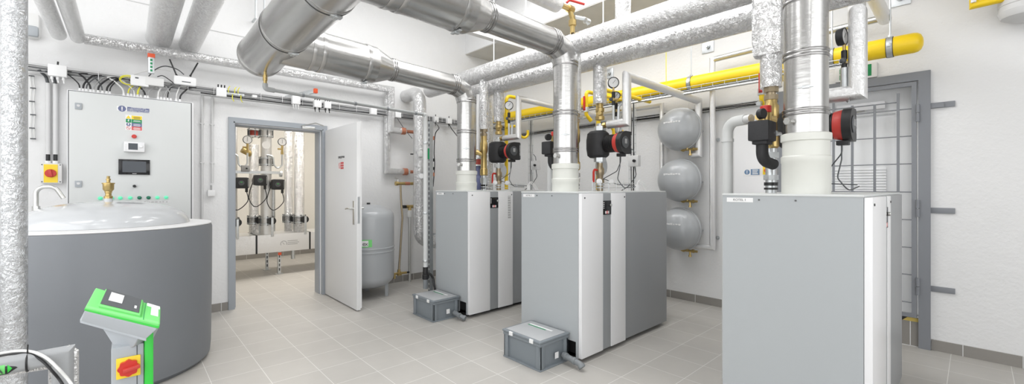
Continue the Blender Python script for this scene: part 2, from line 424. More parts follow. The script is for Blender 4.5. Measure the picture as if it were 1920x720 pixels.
XG = XE - .035
gt = thing('security_gate', 'grey steel barred gate in a grey frame across the white outside door', 'gate', (XG, .75, 0))
b = B()
b.box(XG, XE, .235, .305, .0, 2.235).box(XG, XE, 1.24, 1.31, 0, 2.235).box(XG, XE, .305, 1.24, 2.165, 2.235)
b.box(XG + .01, XG + .016, .16, .235, 1.93, 1.965)
b.build('gate_frame', 'gate_grey', gt)
for z in (1.95, 1.115, .49):
    B().box(XG + .022, XE + .0, .10, .236, z - .022, z + .022, .002).build('wall_anchor', 'gate_grey', gt)
b = B()
b.box(XG + .0, XG + .03, .315, .345, .24, 2.155).box(XG, XG + .03, 1.2, 1.23, .24, 2.155).box(XG, XG + .03, .345, 1.2, 2.125, 2.155).box(XG, XG + .03, .345, 1.2, .24, .27)
b.build('leaf_frame', 'gate_grey', gt)
for px, top in ((1684, 175), (1640, 196), (1598, 198), (1563, 191)):
    y = at(px, 350, X=XG + .01).y; zt = at(px, top, X=XG + .01).z
    B().box(XG + .006, XG + .014, y - .009, y + .009, .27, zt).build('vertical_bar', 'gate_grey', gt)
for y in (.98, 1.09):
    B().box(XG + .006, XG + .014, y - .009, y + .009, .27, 2.0).build('vertical_bar', 'gate_grey', gt)
for py in (204, 255, 307, 360, 412, 464, 515, 567):
    z = at(1705, py, X=XG + .01).z
    B().tube([(XG + .018, .34, z), (XG + .018, 1.21, z)], .0045, 8).build('horizontal_rod', 'gate_grey', gt)
z = at(1660, 194, X=XG).z; y = at(1684, 180, X=XG).y
B().tube([(XG + .018, y, z), (XG + .018, 1.21, z)], .005, 8).build('horizontal_rod', 'gate_grey', gt)
for z in (1.90, 1.13, .50):
    B().cyl((XG - .008, .308, z - .07), ZA, .012, .066, 12).cyl((XG - .008, .308, z + .002), ZA, .012, .066, 12).build('hinge', 'gate_grey', gt)

# escape sign over the gate
es = thing('exit_sign', 'green and white running man escape sign on the wall above the gate', 'sign', (XE, .75, 2.3))
p0 = at(1571, 128, X=XE - .01); 
ya, yb, za, zb = at(1636, 118, X=XE - .03).y, at(1573, 130, X=XE - .03).y, 2.255, 2.36
b = B().obox((XE - .015, (ya + yb) / 2, (za + zb) / 2), (XA, YA, ZA), (.015, (yb - ya) / 2 + .03, (zb - za) / 2 + .012), .008); b.build('sign_housing', 'white_paint', es)
b = B(); xs = XE - .0305; w = (yb - ya)
def gp(u0, u1, v0, v1): b.box(xs - .001, xs, yb - w * u1, yb - w * u0, za + (zb - za) * v0, za + (zb - za) * v1)
gp(.02, .22, .03, .46); gp(.02, .12, .54, .97); gp(.14, .2, .62, .9); gp(.82, .97, .05, 1)
O = (xs, yb - w * .60, (za + zb) / 2); k = .05
b.prism([(-.2 * k, .55 * k), (.25 * k, .6 * k), (.45 * k, -.1 * k), (1.2 * k, -.25 * k), (1.2 * k, -.42 * k), (.3 * k, -.35 * k), (.0, -.2 * k), (-.5 * k, -.9 * k), (-.75 * k, -.85 * k)], O, -YA, ZA, -XA, .001)
b.prism([(.2 * k, .6 * k), (.75 * k, .55 * k), (.95 * k, .2 * k), (.8 * k, .15 * k), (.65 * k, .4 * k), (-.6 * k, .5 * k), (-.9 * k, .1 * k), (-1.05 * k, .15 * k), (-.7 * k, .65 * k)], O, -YA, ZA, -XA, .001)
b.cyl((xs, O[1] - .3 * k, O[2] + .85 * k), -XA, .2 * k, .001, 16)
b.build('running_man_pictogram', 'green_dark', es)
# white sheet panel and blue sign left of the gate
pn = B().box(XE - .03, XE, 1.36, 1.705, .9, 1.93, .003); tag(pn.build('wall_panel', 'white_gloss'), 'smooth white sheet panel on the wall left of the barred gate', 'panel')
s = thing('emergency_stop_sign', 'small blue and white mandatory action sign on the white sheet panel', 'sign', at(1410, 323, X=XE - .032))
a0 = at(1394, 323, X=XE - .031); a1 = at(1425, 323, X=XE - .031)
B().box(XE - .0325, XE - .031, a1.y, a0.y, a0.z - .036, a0.z + .036).build('sign_plate', 'sign_white', s)
B().cyl((XE - .0325, a0.y - .035, a0.z), -XA, .026, .001, 20).box(XE - .0335, XE - .0325, a1.y + .004, a0.y - .07, a0.z - .03, a0.z + .03).build('blue_field', 'blue_steel_sign', s)
b = B().box(XE - .0345, XE - .0335, a0.y - .038, a0.y - .032, a0.z - .012, a0.z + .018).box(XE - .0345, XE - .0335, a0.y - .038, a0.y - .032, a0.z - .02, a0.z - .015)
for k in range(3): b.box(XE - .0345, XE - .0335, a1.y + .018 + .006 * (k % 2), a0.y - .085, a0.z - .022 + .018 * k, a0.z - .013 + .018 * k)
b.build('sign_marks', 'sign_white', s)
es = thing('emergency_stop', 'yellow emergency stop box with red button on the wall left of the gate', 'switch', at(1437, 320, X=XE - .03))
c = at(1436, 320, X=XE - .06)
B().obox((XE - .06, c.y - .02, c.z), (XA, YA, ZA), (.03, .04, .04), .006).build('box', 'yellow_sign', es)
B().cyl((XE - .09, c.y - .02, c.z), -XA, .022, .025, 20, .005).build('button', 'orange_red', es)
B().tube([(XE - .04, c.y - .02, c.z + .04), (XE - .04, c.y - .02, 2.1)], .012, 10).build('conduit', 'grey_light', es)
# ---------------------------------------------------------------- boilers
ZB = 1.255
def boiler(x0, y0, w, label, num, abc=(.267, .381, .587), dep=1.308, sticker=False):
    x1, y1 = x0 + dep, y0 + w
    t = thing('boiler', label, 'boiler', ((x0 + x1) / 2, (y0 + y1) / 2, 0), 'floor standing boilers in a row')
    B().box(x0 + .03, x1 - .02, y0 + .05, y1 - .02, 0, .05).build('plinth', 'black', t)
    # casing with an open notch low on the left side, next to the front
    b = B()
    b.box(x0, x1, y0, y1, .15, ZB)
    b.box(x0, x1, y0 + .17, y1, .03, .15).box(x0 + .05, x1, y0, y0 + .17, .03, .15).box(x0, x0 + .05, y0, y0 + .022, .03, .15)
    c = b.build('casing', 'boiler_grey', t)
    B().box(x0 + .030, x0 + .049, y0 + .024, y0 + .168, .03, .148).build('notch', 'black', c)
    B().box(x0 - .004, x1, y0 - .002, y1 + .002, ZB, ZB + .010, .002).build('lid', 'cabinet_grey', t)
    a_, b_, c_ = abc
    def panel(xa, xb, th, nm, m, ztop=ZB - .002):
        bb = B(); bb.box(xa, xb, y0 - th, y0 - .001, .035, ztop, .004); return bb.build(nm, m, t)
    panel(x0 + .001, x0 + a_, .032, 'front_panel', 'white_gloss')
    panel(x0 + a_ + .0005, x0 + b_, .024, 'middle_stripe', 'boiler_front_grey')
    panel(x0 + b_ + .0005, x0 + c_, .028, 'front_panel', 'white_gloss')
    panel(x0 + c_ + .0005, x1, .012, 'side_panel', 'boiler_dark')
    cp = B().box(x0 + a_ + .004, x0 + b_ - .002, y0 - .028, y0 - .022, 1.085, 1.195, .001).build('control_panel', 'black_gloss', t)
    B().cyl((x0 + b_ - .014, y0 - .028, 1.158), -YA, .011, .012, 20, .002).build('knob', 'thin_steel', cp)
    lg = B(); xm, ym = (x0 + a_ + x0 + b_) / 2, y0 - .0285
    lg.prism([(-.026, -.010), (.026, -.010), (.026, .010), (-.026, .010)], (xm, ym, 1.103), XA, ZA, -YA, .0006).build('logo_field', 'sign_white', cp)
    lg = B()
    for k in range(16):
        a1, a2 = 2 * PI * k / 16, 2 * PI * (k + 1) / 16
        lg.prism([(.013 * math.cos(a1), .013 * math.sin(a1)), (.013 * math.cos(a2), .013 * math.sin(a2)), (.006 * math.cos(a2), .006 * math.sin(a2)), (.006 * math.cos(a1), .006 * math.sin(a1))], (xm, ym - .0006, 1.103), XA, ZA, -YA, .0006)
    lg.build('logo_ring', 'sign_red', cp)
    ic = B()
    for k in range(4): ic.box(x0 + a_ + .008, x0 + a_ + .020, ym - .0006, ym, 1.135 + .014 * k, 1.140 + .014 * k)
    ic.build('button_marks', 'sign_white', cp)
    # number label and screws on the left side, screws at the front corners
    lb = B().box(x0 - .0015, x0, y1 - .155, y1 - .022, ZB - .036, ZB - .012).build('number_plate', 'sign_white', t)
    B().mesh_text('KOTEL %d' % num, (x0 - .0016, y1 - .0885, ZB - .024), -YA, ZA, .017, .0006).build('plate_lettering', 'text_grey', lb)
    for f in (.30, .57): B().cyl((x0 - .003, y1 - w * f, ZB - .022), XA, .0045, .004, 12).build('screw', 'dark_steel', t)
    B().cyl((x0 + .035, y0 - .036, ZB - .035), YA, .006, .006, 12).build('screw', 'dark_steel', t)
    B().cyl((x0 + c_ - .02, y0 - .032, ZB - .035), YA, .006, .006, 12).build('screw', 'dark_steel', t)
    if sticker:
        st = B().box(x0 + c_ - .075, x0 + c_ - .028, y0 - .0295, y0 - .028, .965, 1.21).build('rating_sticker', 'grey_light', t)
        sm = B()
        for k in range(9): sm.box(x0 + c_ - .072, x0 + c_ - .034 - .006 * (k % 3), y0 - .0302, y0 - .0294, .972 + .026 * k, .980 + .026 * k)
        sm.build('sticker_lines', 'cable_grey', st)
    return t
boiler(2.466, .338, .612, 'grey boiler with number plate KOTEL 1 in front of the barred gate', 1, (.43, .535, .645), 1.36)
boiler(2.466, 1.974, .606, 'middle boiler of the row with the larger drain box at its left side', 2)
boiler(2.500, 3.392, .578, 'rearmost boiler of the row with a narrow grey rating sticker on its front', 3, sticker=True)
# latch on boiler 1 front
# ---------------------------------------------------------------- flues
RF = .100
def bead(b, c, ax, r=RF): b.ring(c, ax, r, .006, .016)
def flue(xc, yc, zbase, ze, label, gp, xred, xbig, rbig, zend, clips=True):
    t = thing('flue_pipe', label, 'flue', (xc, yc, ZB + .01), gp)
    z0 = ZB + .010
    b = B(); r1 = .112
    b.lathe([(.110, 0), (.110, zbase - z0 - .16), (.113, zbase - z0 - .155), (.113, zbase - z0 - .125), (.106, zbase - z0 - .118), (.106, zbase - z0 - .045), (.114, zbase - z0 - .04), (.114, zbase - z0 - .005), (.104, zbase - z0)], (xc, yc, z0), ZA, 40)
    b.build('plastic_socket', 'flue_white', t)
    R2 = .16
    b = B()
    top = V((xc, yc, ze))
    slope = (zend - ze) / (xc - .86)
    def hz(x): return ze + (xc - x) * slope
    b.tube([(xc, yc, zbase - .01), (xc, yc, ze), (xred, yc, hz(xred))], RF, 48, R2, 2)
    b.build('pipe', 'steel', t, 19)
    zs = [zbase + .10, zbase + .12, zbase + .40, zbase + .425, ze - .135, ze - .16]
    for z in zs: jb = B(); bead(jb, (xc, yc, z), ZA); jb.build('joint_bead', 'steel_seam', t)
    ax = (V((xred, yc, hz(xred))) - V((xc, yc, ze))).normalized()
    for x in (xc - .15, xc - .175, xc - .20, xred + .03, xred + .05):
        jb = B(); bead(jb, (x, yc, hz(x)), ax); jb.build('joint_bead', 'steel_seam', t)
    # reducer, wide part and gasket lines
    L = (V((xbig, yc, hz(xbig))) - V((xred, yc, hz(xred)))).length
    b = B(); p = V((xred, yc, hz(xred)))
    Lt = (V((.9, yc, hz(.9))) - p).length
    b.lathe([(RF, -.01), (RF + .004, 0), (rbig - .004, L - .01), (rbig, L), (rbig, Lt)], p, ax, 48)
    b.build('wide_pipe', 'steel', t)
    for x in (xbig - .06, 1.20):
        b = B(); b.ring((x, yc, hz(x)), ax, rbig, .003, .006, 48); b.build('gasket_line', 'dark_steel', t)
    for x in (xbig - .055, 1.205, 1.13):
        b = B(); b.ring((x - .02, yc, hz(x - .02)), ax, rbig, .004, .035, 48); b.build('clamp_band', 'steel', t)
    # band clip below the wide pipe
    q = V((xbig - .075, yc, hz(xbig - .075) - rbig - .008))
    B().box(q.x - .012, q.x + .012, q.y - .05, q.y + .05, q.z - .006, q.z + .004, .003).box(q.x - .02, q.x + .02, q.y - .014, q.y + .014, q.z - .014, q.z, .003).build('band_clip', 'galv', t)
    # sampling plug and clip on the vertical part, towards the camera
    d = (V((0, 0, 0)) - V((xc, yc, 0))); d.z = 0; d.normalize(); sd = ZA.cross(d)
    m = B(); n1 = (d * .8 - sd * .6).normalized()
    pp = V((xc, yc, zbase + .06)) + n1 * (RF - .004)
    m.cyl(pp, n1, .012, .028, 14).cyl(pp + n1 * .028, n1, .019, .016, 6, .002)
    m.build('test_plug', 'thin_steel', t)
    if clips:
        cb = B(); zc = zbase + .23
        for k in (-3, -2, -1, 0, 1, 2, 3):
            a = k * .09; n2 = (d * math.cos(a) + sd * math.sin(a)); pq = V((xc, yc, zc)) + n2 * (RF + .003)
            cb.obox(pq, (n2, ZA.cross(n2), ZA), (.003 + .003 * (abs(k) < 2), .006, .003 + .004 * (abs(k) < 2)), .001)
        cb.build('wire_clip', 'galv', t)
    return t
flue(2.672, .606, 1.585, 2.44, 'broad stainless flue pipe rising from the boiler KOTEL 1', 'stainless flue pipes of the boilers', 1.78, 1.64, .160, 2.50)
flue(2.672, 2.272, 1.492, 2.455, 'stainless flue pipe rising from the middle boiler and bending left to the wide duct', 'stainless flue pipes of the boilers', 1.80, 1.66, .163, 2.50)
flue(2.685, 3.660, 1.475, 2.36, 'stainless flue pipe rising from the rearmost boiler and bending left to the wide duct', 'stainless flue pipes of the boilers', 1.79, 1.64, .163, 2.43)
# ---------------------------------------------------------------- wide collector duct
XC, RC = .863, .172
def cz(y): return 2.44 + (4.0 - y) * .022
t = thing('flue_collector', 'wide stainless exhaust duct crossing overhead with a closed end above the drain valve', 'flue', (XC, 4.1, cz(4.1)))
pa, pb = V((XC, 4.22, cz(4.22))), V((XC, -2.6, cz(-2.6)))
ax = (pb - pa).normalized(); L = (pb - pa).length
B().lathe([(0, -.030), (.06, -.029), (.12, -.022), (.158, -.008), (RC - .003, .006), (RC, .02), (RC, L)], pa, ax, 64).build('duct', 'steel', t)
for y in (4.17, 4.145): b = B(); b.ring((XC, y, cz(y)), ax, RC, .007, .02, 64); b.build('joint_bead', 'steel', t)
for y in (3.40, 3.36, 2.55, 2.51, 1.70, .9): b = B(); b.ring((XC, y, cz(y)), ax, RC, .004, .028, 64); b.build('joint_bead', 'steel', t)
for y in (3.385, 2.53): b = B(); b.ring((XC, y, cz(y)), ax, RC, .0055, .006, 64); b.build('gasket_line', 'dark_steel', t)
for y in (3.385, 2.53):
    c = V((XC + .045, y, cz(y) - math.sqrt(RC ** 2 - .045 ** 2) - .004))
    B().box(c.x - .035, c.x + .035, c.y - .022, c.y + .022, c.z - .008, c.z + .004, .003).box(c.x - .012, c.x + .012, c.y - .03, c.y + .03, c.z - .015, c.z, .003).build('band_clip', 'galv', t)
# drain: brass valve, then grey pipe to the white downpipe
dp = thing('drain_valve', 'small brass drain valve hanging below the closed duct end', 'valve', (XC, 4.02, 2.13))
z1 = cz(4.02) - RC + .004
B().cyl((XC, 4.02, z1 - .035), ZA, .012, .035, 12).cyl((XC, 4.02, z1 - .075), ZA, .018, .045, 8).cyl((XC, 4.02, z1 - .10), ZA, .014, .03, 12).build('valve_body', 'brass', dp)
B().box(XC - .003, XC + .003, 3.98, 4.015, z1 - .06, z1 - .052).build('lever', 'brass_pale', dp)
zt = z1 - .10
t = thing('condensate_pipe', 'thin grey drain pipe running right from the duct valve', 'pipe', (1.6, 4.02, 2.1))
B().tube([(XC, 4.02, zt), (XC, 4.02, zt - .045), (XC + .07, 4.02, zt - .048)], .021, 14, .03).tube([(XC + .05, 4.02, zt - .047), (2.40, 4.02, 2.085)], .0155, 14).build('pipe', 'pvc_mid', t)
b = B()
for x in (1.15, 1.62, 1.95, 2.27): b.cyl((x, 4.02, zt - .047 + (x - XC) / 1.523 * (2.085 - zt + .047)), XA, .0185, .02, 14)
b.build('coupling', 'pvc_grey', t)
t = thing('drain_downpipe', 'white vertical drain pipe with a black siphon trap at its foot', 'pipe', (2.40, 4.02, .3))
B().tube([(2.37, 4.02, 2.085), (2.40, 4.02, 2.085), (2.40, 4.02, .42)], .024, 16, .03).build('pipe', 'pvc_white', t)
s = B().cyl((2.40, 4.02, .36), ZA, .028, .075, 16).cyl((2.40, 4.02, .30), ZA, .034, .055, 16, .006).build('siphon_trap', 'black', t)
B().cyl((2.40, 4.02, .20), ZA, .026, .10, 16).build('trap_cup', 'pvc_grey', t)
B().tube([(2.41, 4.02, .36), (2.45, 4.0, .355), (2.48, 3.99, .30), (2.47, 3.95, .22), (2.44, 3.89, .20)], .013, 10, .03).build('trap_hose', 'black', t)
for z in (1.78, 1.02, .50):
    B().ring((2.40, 4.02, z), ZA, .024, .006, .022, 20).tube([(2.40, 4.035, z), (2.47, 4.05, z)], .006, 8).build('clamp', 'galv', t)

# ---------------------------------------------------------------- insulated mains
def fpipe(name, label, cat, pts, r, m='foil', bend=.0, segs=5, grp=None, n=24, bands=(), loc=None):
    b = B(); b.tube(pts, r, n, bend, segs); o = b.build(name, m); tag(o, label, cat, grp)
    return o
XU, ZU, RU = 2.95, 2.572, .094
XL, ZL, RL = 3.20, 2.478, .090
fpipe('insulated_pipe', 'upper of the two thick foil wrapped mains crossing over the boilers', 'pipe', [(XU, 4.84, ZU), (XU, -1.6, ZU)], RU, n=32)
fpipe('insulated_pipe', 'lower of the two thick foil mains, its far end bent down behind the rearmost boiler', 'pipe', [(XL, 4.27, 1.3), (XL, 4.27, ZL), (XL, -1.6, ZL)], RL, bend=.14, n=32)
fpipe('insulated_pipe', 'foil wrapped pipe dropping from the ceiling onto the upper main left of centre top', 'pipe', [(XU, 1.906, ZC), (XU, 1.906, ZU + .06)], .062)
fpipe('insulated_pipe', 'foil wrapped pipe ending at a brass valve with a red lever near the ceiling', 'pipe', [(1.2, 2.385, 2.90), (2.70, 2.385, 2.86)], .078, 'foil_coarse')
v = thing('ball_valve', 'brass ball valve with red lever above the upper foil main', 'valve', (2.84, 2.385, 2.62))
B().tube([(2.70, 2.385, 2.86), (2.86, 2.385, 2.855), (2.90, 2.385, 2.78), (2.90, 2.385, 2.655)], .022, 14, .04).cyl((2.90, 2.385, 2.72), ZA, .034, .05, 8).cyl((2.84, 2.385, 2.858), XA, .034, .06, 8).cyl((2.72, 2.385, 2.858), XA, .034, .03, 8).build('valve_body', 'brass', v)
B().tube([(2.82, 2.385, 2.90), (2.84, 2.37, 2.925), (2.96, 2.30, 2.90)], .011, 10, .02).build('lever', 'red', v)
B().tube([(2.90, 2.36, 2.79), (2.99, 2.31, 2.78), (3.02, 2.30, 2.74)], .017, 12, .02).cyl((2.97, 2.30, 2.76), XA, .026, .05, 12).build('side_fitting', 'galv', v)
# hanger rods of the upper main
for px, top in ((926, ZC), (986, ZC), (1131, ZC)):
    y = at(px, 90, X=XU).y
    tag(B().tube([(XU, y, ZU + RU - .01), (XU, y, top)], .0055, 8).cyl((XU, y, ZU + RU - .005), ZA, .014, .012, 6).build('hanger_rod', 'sign_white'), {926: 'white hanger rod between the two flue elbows, the far one', 986: 'white hanger rod behind the middle flue, the nearer of that pair', 1131: 'white hanger rod beside the brass ceiling valve'}[px], 'rod', 'threaded hanger rods of the upper main')
# grey support channel behind the middle flue
tag(B().box(2.2, 3.88, 3.87, 3.93, 3.07, 3.13).box(2.2, 3.894, 3.86, 3.94, 3.065, 3.07).build('support_channel', 'grey_light'), 'grey steel channel running behind the middle flue below the ceiling', 'bracket')
tr = B().box(3.15, 3.95, 1.50, 1.56, 2.86, 2.90).box(3.15, 3.95, 1.66, 1.72, 2.86, 2.90)
for k in range(7): tr.box(3.2 + .11 * k, 3.22 + .11 * k, 1.56, 1.66, 2.86, 2.87)
for xx in (3.2, 3.86): tr.tube([(xx, 1.61, 2.86), (xx, 1.61, 3.40 if xx > 3.8 else ZC)], .005, 6)
tag(tr.build('cable_ladder', 'galv'), 'short galvanised cable ladder above the foil mains at the top edge', 'tray')
# ---------------------------------------------------------------- return risers (foil, then brass) on the upper main
def return_riser(x, y, zfoil, zbr1, zbr0, label, box=False, r=.046):
    t = thing('return_riser', label, 'pipe', (x, y, ZB + .01))
    zt = ZU - RU + .02
    if box:
        b = B()
        b.obox((x, y + .01, (2.10 + 2.62) / 2), (XA, YA, ZA), (.074, .092, .26), .06)
        b.build('insulation_box', 'foil', t)
        B().tube([(x, y, 2.13), (x, y, zfoil)], .060, 20).build('insulation', 'foil', t)
    else:
        B().tube([(x, y, zt), (x, y, zfoil)], r * 1.12, 20).build('insulation', 'foil', t)
    b = B(); b.cyl((x, y, zbr1 - .01), ZA, .026, zfoil - zbr1 + .02, 16)
    b.cyl((x, y, zfoil - .028), ZA, .042, .028, 8).cyl((x, y, zfoil - .075), ZA, .040, .03, 8)
    b.build('union', 'brass_pale', t)
    h = zbr1 - zbr0
    b = B().lathe([(.034, 0), (.044, .01), (.044, .07), (.036, .08), (.033, h * .55), (.043, h * .6), (.043, h * .82), (.034, h * .86), (.034, h)], (x, y, zbr0), ZA, 20)
    d = V((-.62, .30, .25)).normalized()
    b.tube([V((x, y, zbr0 + h * .52)), V((x, y, zbr0 + h * .52)) + d * .085], .024, 12).cyl(V((x, y, zbr0 + h * .52)) + d * .07, d, .031, .03, 8)
    b.build('check_valve', 'brass', t)
    b = B().cyl((x, y, ZB + .01), ZA, .030, zbr0 - ZB - .005, 16).cyl((x, y, zbr0 - .06), ZA, .044, .035, 8).cyl((x, y, ZB + .09), ZA, .042, .03, 8)
    b.build('lower_pipe', 'galv', t)
    B().cyl((x, y, ZB + .055), ZA, .038, .02, 16).cyl((x, y, ZB + .03), ZA, .038, .012, 16).build('rubber_ring', 'black', t)
    return t
return_riser(2.95, .85, 1.915, 1.86, 1.54, 'foil boxed riser with brass check valve left of the broad front flue', True)
return_riser(2.95, 2.395, 1.95, 1.88, 1.45, 'brass riser mostly hidden behind the middle flue')
return_riser(2.95, 3.695, 1.945, 1.87, 1.43, 'foil riser with brass strainer between the rearmost flue and its pump')
# black actuator with grey pipe stub and safety valve with red cap, at boiler 1 and 2
def safety_set(x, y, zc, label, yb):
    t = thing('safety_valve', label, 'valve', (x, y, zc - .2))
    B().obox((x, y, zc), (XA, YA, ZA), (.075, .055, .058), .012).obox((x, y, zc - .065), (XA, YA, ZA), (.05, .04, .012), .006).build('black_housing', 'black_foam', t)
    B().tube([(x, y, zc - .06), (x, y, zc - .17), (x + .10, y - .03, zc - .19)], .032, 16, .08, 6).build('hose_elbow', 'black_foam', t)
    B().cyl((x + .03, y - .01, zc + .05), ZA, .030, .06, 16).tube([(x + .03, y - .01, zc + .075), (x + .10, y - .03, zc + .075)], .024, 12).build('valve_body', 'brass', t)
    B().cyl((x + .03, y - .01, zc + .11), ZA, .030, .042, 16, .004).build('red_cap', 'red', t)
    B().cyl((x - .05, y + .0, zc + .095), V((-.35, -.9, 0)), .030, .03, 20, .003).build('small_gauge', 'black', t)
    B().tube([(x + .06, y - .05, zc - .01), (x + .12, y - .06, zc - .01)], .011, 10).cyl((x + .055, y - .05, zc - .01), XA, .018, .02, 6).build('stub', 'galv', t)
safety_set(2.74, .835, 1.625, 'black boxed safety valve with red cap left of the broad front flue', .95)
safety_set(2.86, 2.60, 1.655, 'black boxed valve partly hidden behind the left edge of the middle flue', 2.58)
# white discharge pipes behind boilers 1 and 2
for (x, y, yt, ztop, zf, lab) in ((3.0, 1.125, .99, 1.735, 0, 'white plastic pipe with an elbow rising behind the boiler KOTEL 1'), (3.0, 2.735, 2.62, 1.76, 0, 'white plastic pipe rising behind the middle boiler left of its flue')):
    t = thing('discharge_pipe', lab, 'pipe', (x, y, 0))
    B().tube([(x, y, 0), (x, y, ztop), (x - .06, yt, ztop)], .034, 20, .075, 6).build('pipe', 'pvc_white', t)
    B().cyl((x, y, ztop - .13), ZA, .039, .02, 20).build('socket', 'pvc_white', t)
    B().tube([(x - .06, yt + .01, ztop), (x - .085, yt - .04, ztop - .0)], .026, 16).build('coupling', 'foil_matt', t)

# ---------------------------------------------------------------- boiler pumps
def pump(x, y, z, label, face=(0, -1, 0)):
    t = thing('circulation_pump', label, 'pump', (x, y, z - .17), 'black and red boiler pumps')
    b = B()
    b.lathe([(.02, -.122), (.075, -.12), (.098, -.10), (.108, -.04), (.108, .04), (.098, .10), (.075, .12), (.02, .122)], (x, y + .02, z), ZA, 24)
    b.build('insulation_shell', 'black_foam', t)
    f = V(face).normalized(); p = V((x, y, z)); sd = f.cross(ZA)
    prof = [(.075, .07)]
    for k in range(9):
        a = .075 + k * .0125; prof += [(.080, a), (.080, a + .006), (.070, a + .0065), (.070, a + .012)]
    prof += [(.078, .19)]
    B().lathe(prof, p, f, 28).build('motor_ribs', 'black', t)
    B().lathe([(.072, .180), (.084, .184), (.092, .222), (.090, .232), (.05, .232)], p, f, 32).build('red_ring', 'pump_red', t)
    # head: rounded control box, flat on the outer side
    poly = [(.098 * math.cos(a), .098 * math.sin(a)) for a in [PI * (.5 + k / 16) for k in range(17)]] + [(.075, -.098), (.088, -.088), (.088, .088), (.075, .098)]
    B().prism(poly, p + f * .230, -sd, ZA, f, .045).build('control_head', 'black', t)
    B().lathe([(.050, 0), (.052, .003), (.05, .006), (0, .007)], p + f * .275 + sd * .015, f, 28).build('display_ring', 'dark_grey', t)
    B().obox(p + f * .283 + sd * .015 + ZA * .008, (sd, f, ZA), (.016, .0015, .02), .001).build('display', 'cable_grey', t)
    B().obox(p + f * .2755 - sd * .079, (sd, f, ZA), (.0065, .0008, .085)).build('nameplate_strip', 'dark_grey', t)
    B().mesh_text('GRUNDFOS', p + f * .2768 - sd * .079 + ZA * .008, ZA, sd, .022, .0006).build('lettering', 'sign_white', t)
    B().obox(p + f * .225 - ZA * .108, (sd, f, ZA), (.03, .03, .014), .004).build('cable_gland', 'black', t)
    cb = B()
    q = p + f * .22 - ZA * .118
    cb.tube([q, q - ZA * .05, q - ZA * .13 - f * .06 - sd * .03, q - ZA * .20 - f * .20 - sd * .01, V((x - .02, y - .06, ZB + .12)), V((x + .12, y - .10, ZB + .07)), V((x + .22, y - .26, ZB + .06))], .004, 6, .05, 4)
    cb.tube([q + sd * .012, q + sd * .012 - ZA * .09, q + sd * .02 - ZA * .20 - f * .02, q - ZA * .28 + f * .03, V((x + .14, y - .28, ZB + .05))], .004, 6, .04, 4)
    cb.build('power_cables', 'dark_grey', t)
    return t
def pump_riser(x, y, label, zf=2.06, zp=1.69):
    t = thing('pump_riser', label, 'pipe', (x, y, ZB + .01))
    B().tube([(x, y, ZL - RL + .02), (x, y, zf)], .062, 20).build('insulation', 'foil', t)
    B().lathe([(.030, 0), (.042, .005), (.042, .035), (.032, .04), (.030, .075), (.040, .08), (.040, .11), (.030, .115), (.030, .16)], (x, y, zf - .15), ZA, 16).cyl((x - .05, y - .03, zf - .09), V((.9, .4, 0)), .02, .05, 8).build('brass_union', 'brass', t)
    B().cyl((x, y, zp + .125), ZA, .055, .04, 6).cyl((x, y, zp - .16), ZA, .055, .04, 6).cyl((x, y, zp - .17), ZA, .03, .36, 12).build('pump_nut', 'galv', t)
    b = B().lathe([(.028, 0), (.028, .07), (.040, .075), (.040, .11), (.028, .115), (.030, .14), (.040, .16), (.040, .20), (.028, .22), (.028, zp - .17 - ZB - .01)], (x, y, ZB + .01), ZA, 16)
    b.build('lower_pipe', 'brass_pale', t)
    B().cyl((x, y, ZB + .035), ZA, .040, .012, 16).cyl((x, y, ZB + .06), ZA, .040, .012, 16).build('rubber_ring', 'galv', t)
    B().cyl((x + .05, y + .06, ZB + .24), V((.30, -.95, 0)), .078, .07, 28, .012).build('round_housing', 'galv', t)
    q = V((x - .095, y + .0, ZB + .15))
    B().tube([q + V((.05, .0, .05)), q + V((.01, 0, .055)), q + V((0, 0, .03)), q + V((.0, 0, -.06))], .010, 8, .015).build('red_lever', 'red', t)
    for dx in (-.12, .06):
        g = B().cyl((x + dx, y - .075, ZB + .095), V((-.6, -.8, 0)), .026, .02, 20, .003); g.build('thermometer', 'sign_white', t)
    return t
PX = 3.2
for (y, lab, lab2) in ((.76, 'foil and brass riser of the pump hidden behind the broad front flue', 'red and black circulation pump behind the broad front flue'),
                       (2.31, 'foil riser carrying the pump over the middle boiler', 'black circulation pump with red ring over the middle boiler'),
                       (3.731, 'foil riser carrying the pump over the rearmost boiler', 'black circulation pump with red ring over the rearmost boiler')):
    pump_riser(PX, y, lab)
    pump(PX, y, {.76: 1.675, 2.31: 1.69, 3.731: 1.705}[y], lab2)
# ---------------------------------------------------------------- side pipes with gauges
def side_pipe(y, y2, ztop, label, tail, r=.038):
    t = thing('expansion_line', label, 'pipe', (PX, y2, 1.86))
    pts = [(PX, y - .09, 1.862), (PX, y2, 1.862), (PX, y2, ztop)] + tail
    B().tube(pts, r, 20).build('insulation', 'foil_matt', t)
    B().tube([(PX, y - .03, 1.862), (PX, y - .10, 1.862)], .017, 12).cyl((PX, y - .07, 1.862), YA, .026, .03, 8).build('brass_fitting', 'brass', t)
    return t
side_pipe(2.31, 2.03, 2.262, 'foil wrapped line rising beside the middle pump and crossing to the wall vessels', [(4.61, 2.03, 2.24), (4.61, 2.03, 1.66), (4.61, 2.10, 1.655)])
side_pipe(3.731, 3.397, 2.28, 'foil wrapped line rising beside the rearmost pump and running back to the wall', [(4.66, 3.397, 2.25), (4.66, 3.397, .9)], .032)
side_pipe(.76, .466, 2.33, 'thick foil wrapped line with a gauge in front of the barred gate', [(3.40, .50, 2.36), (3.40, .50, 2.75)], .046)
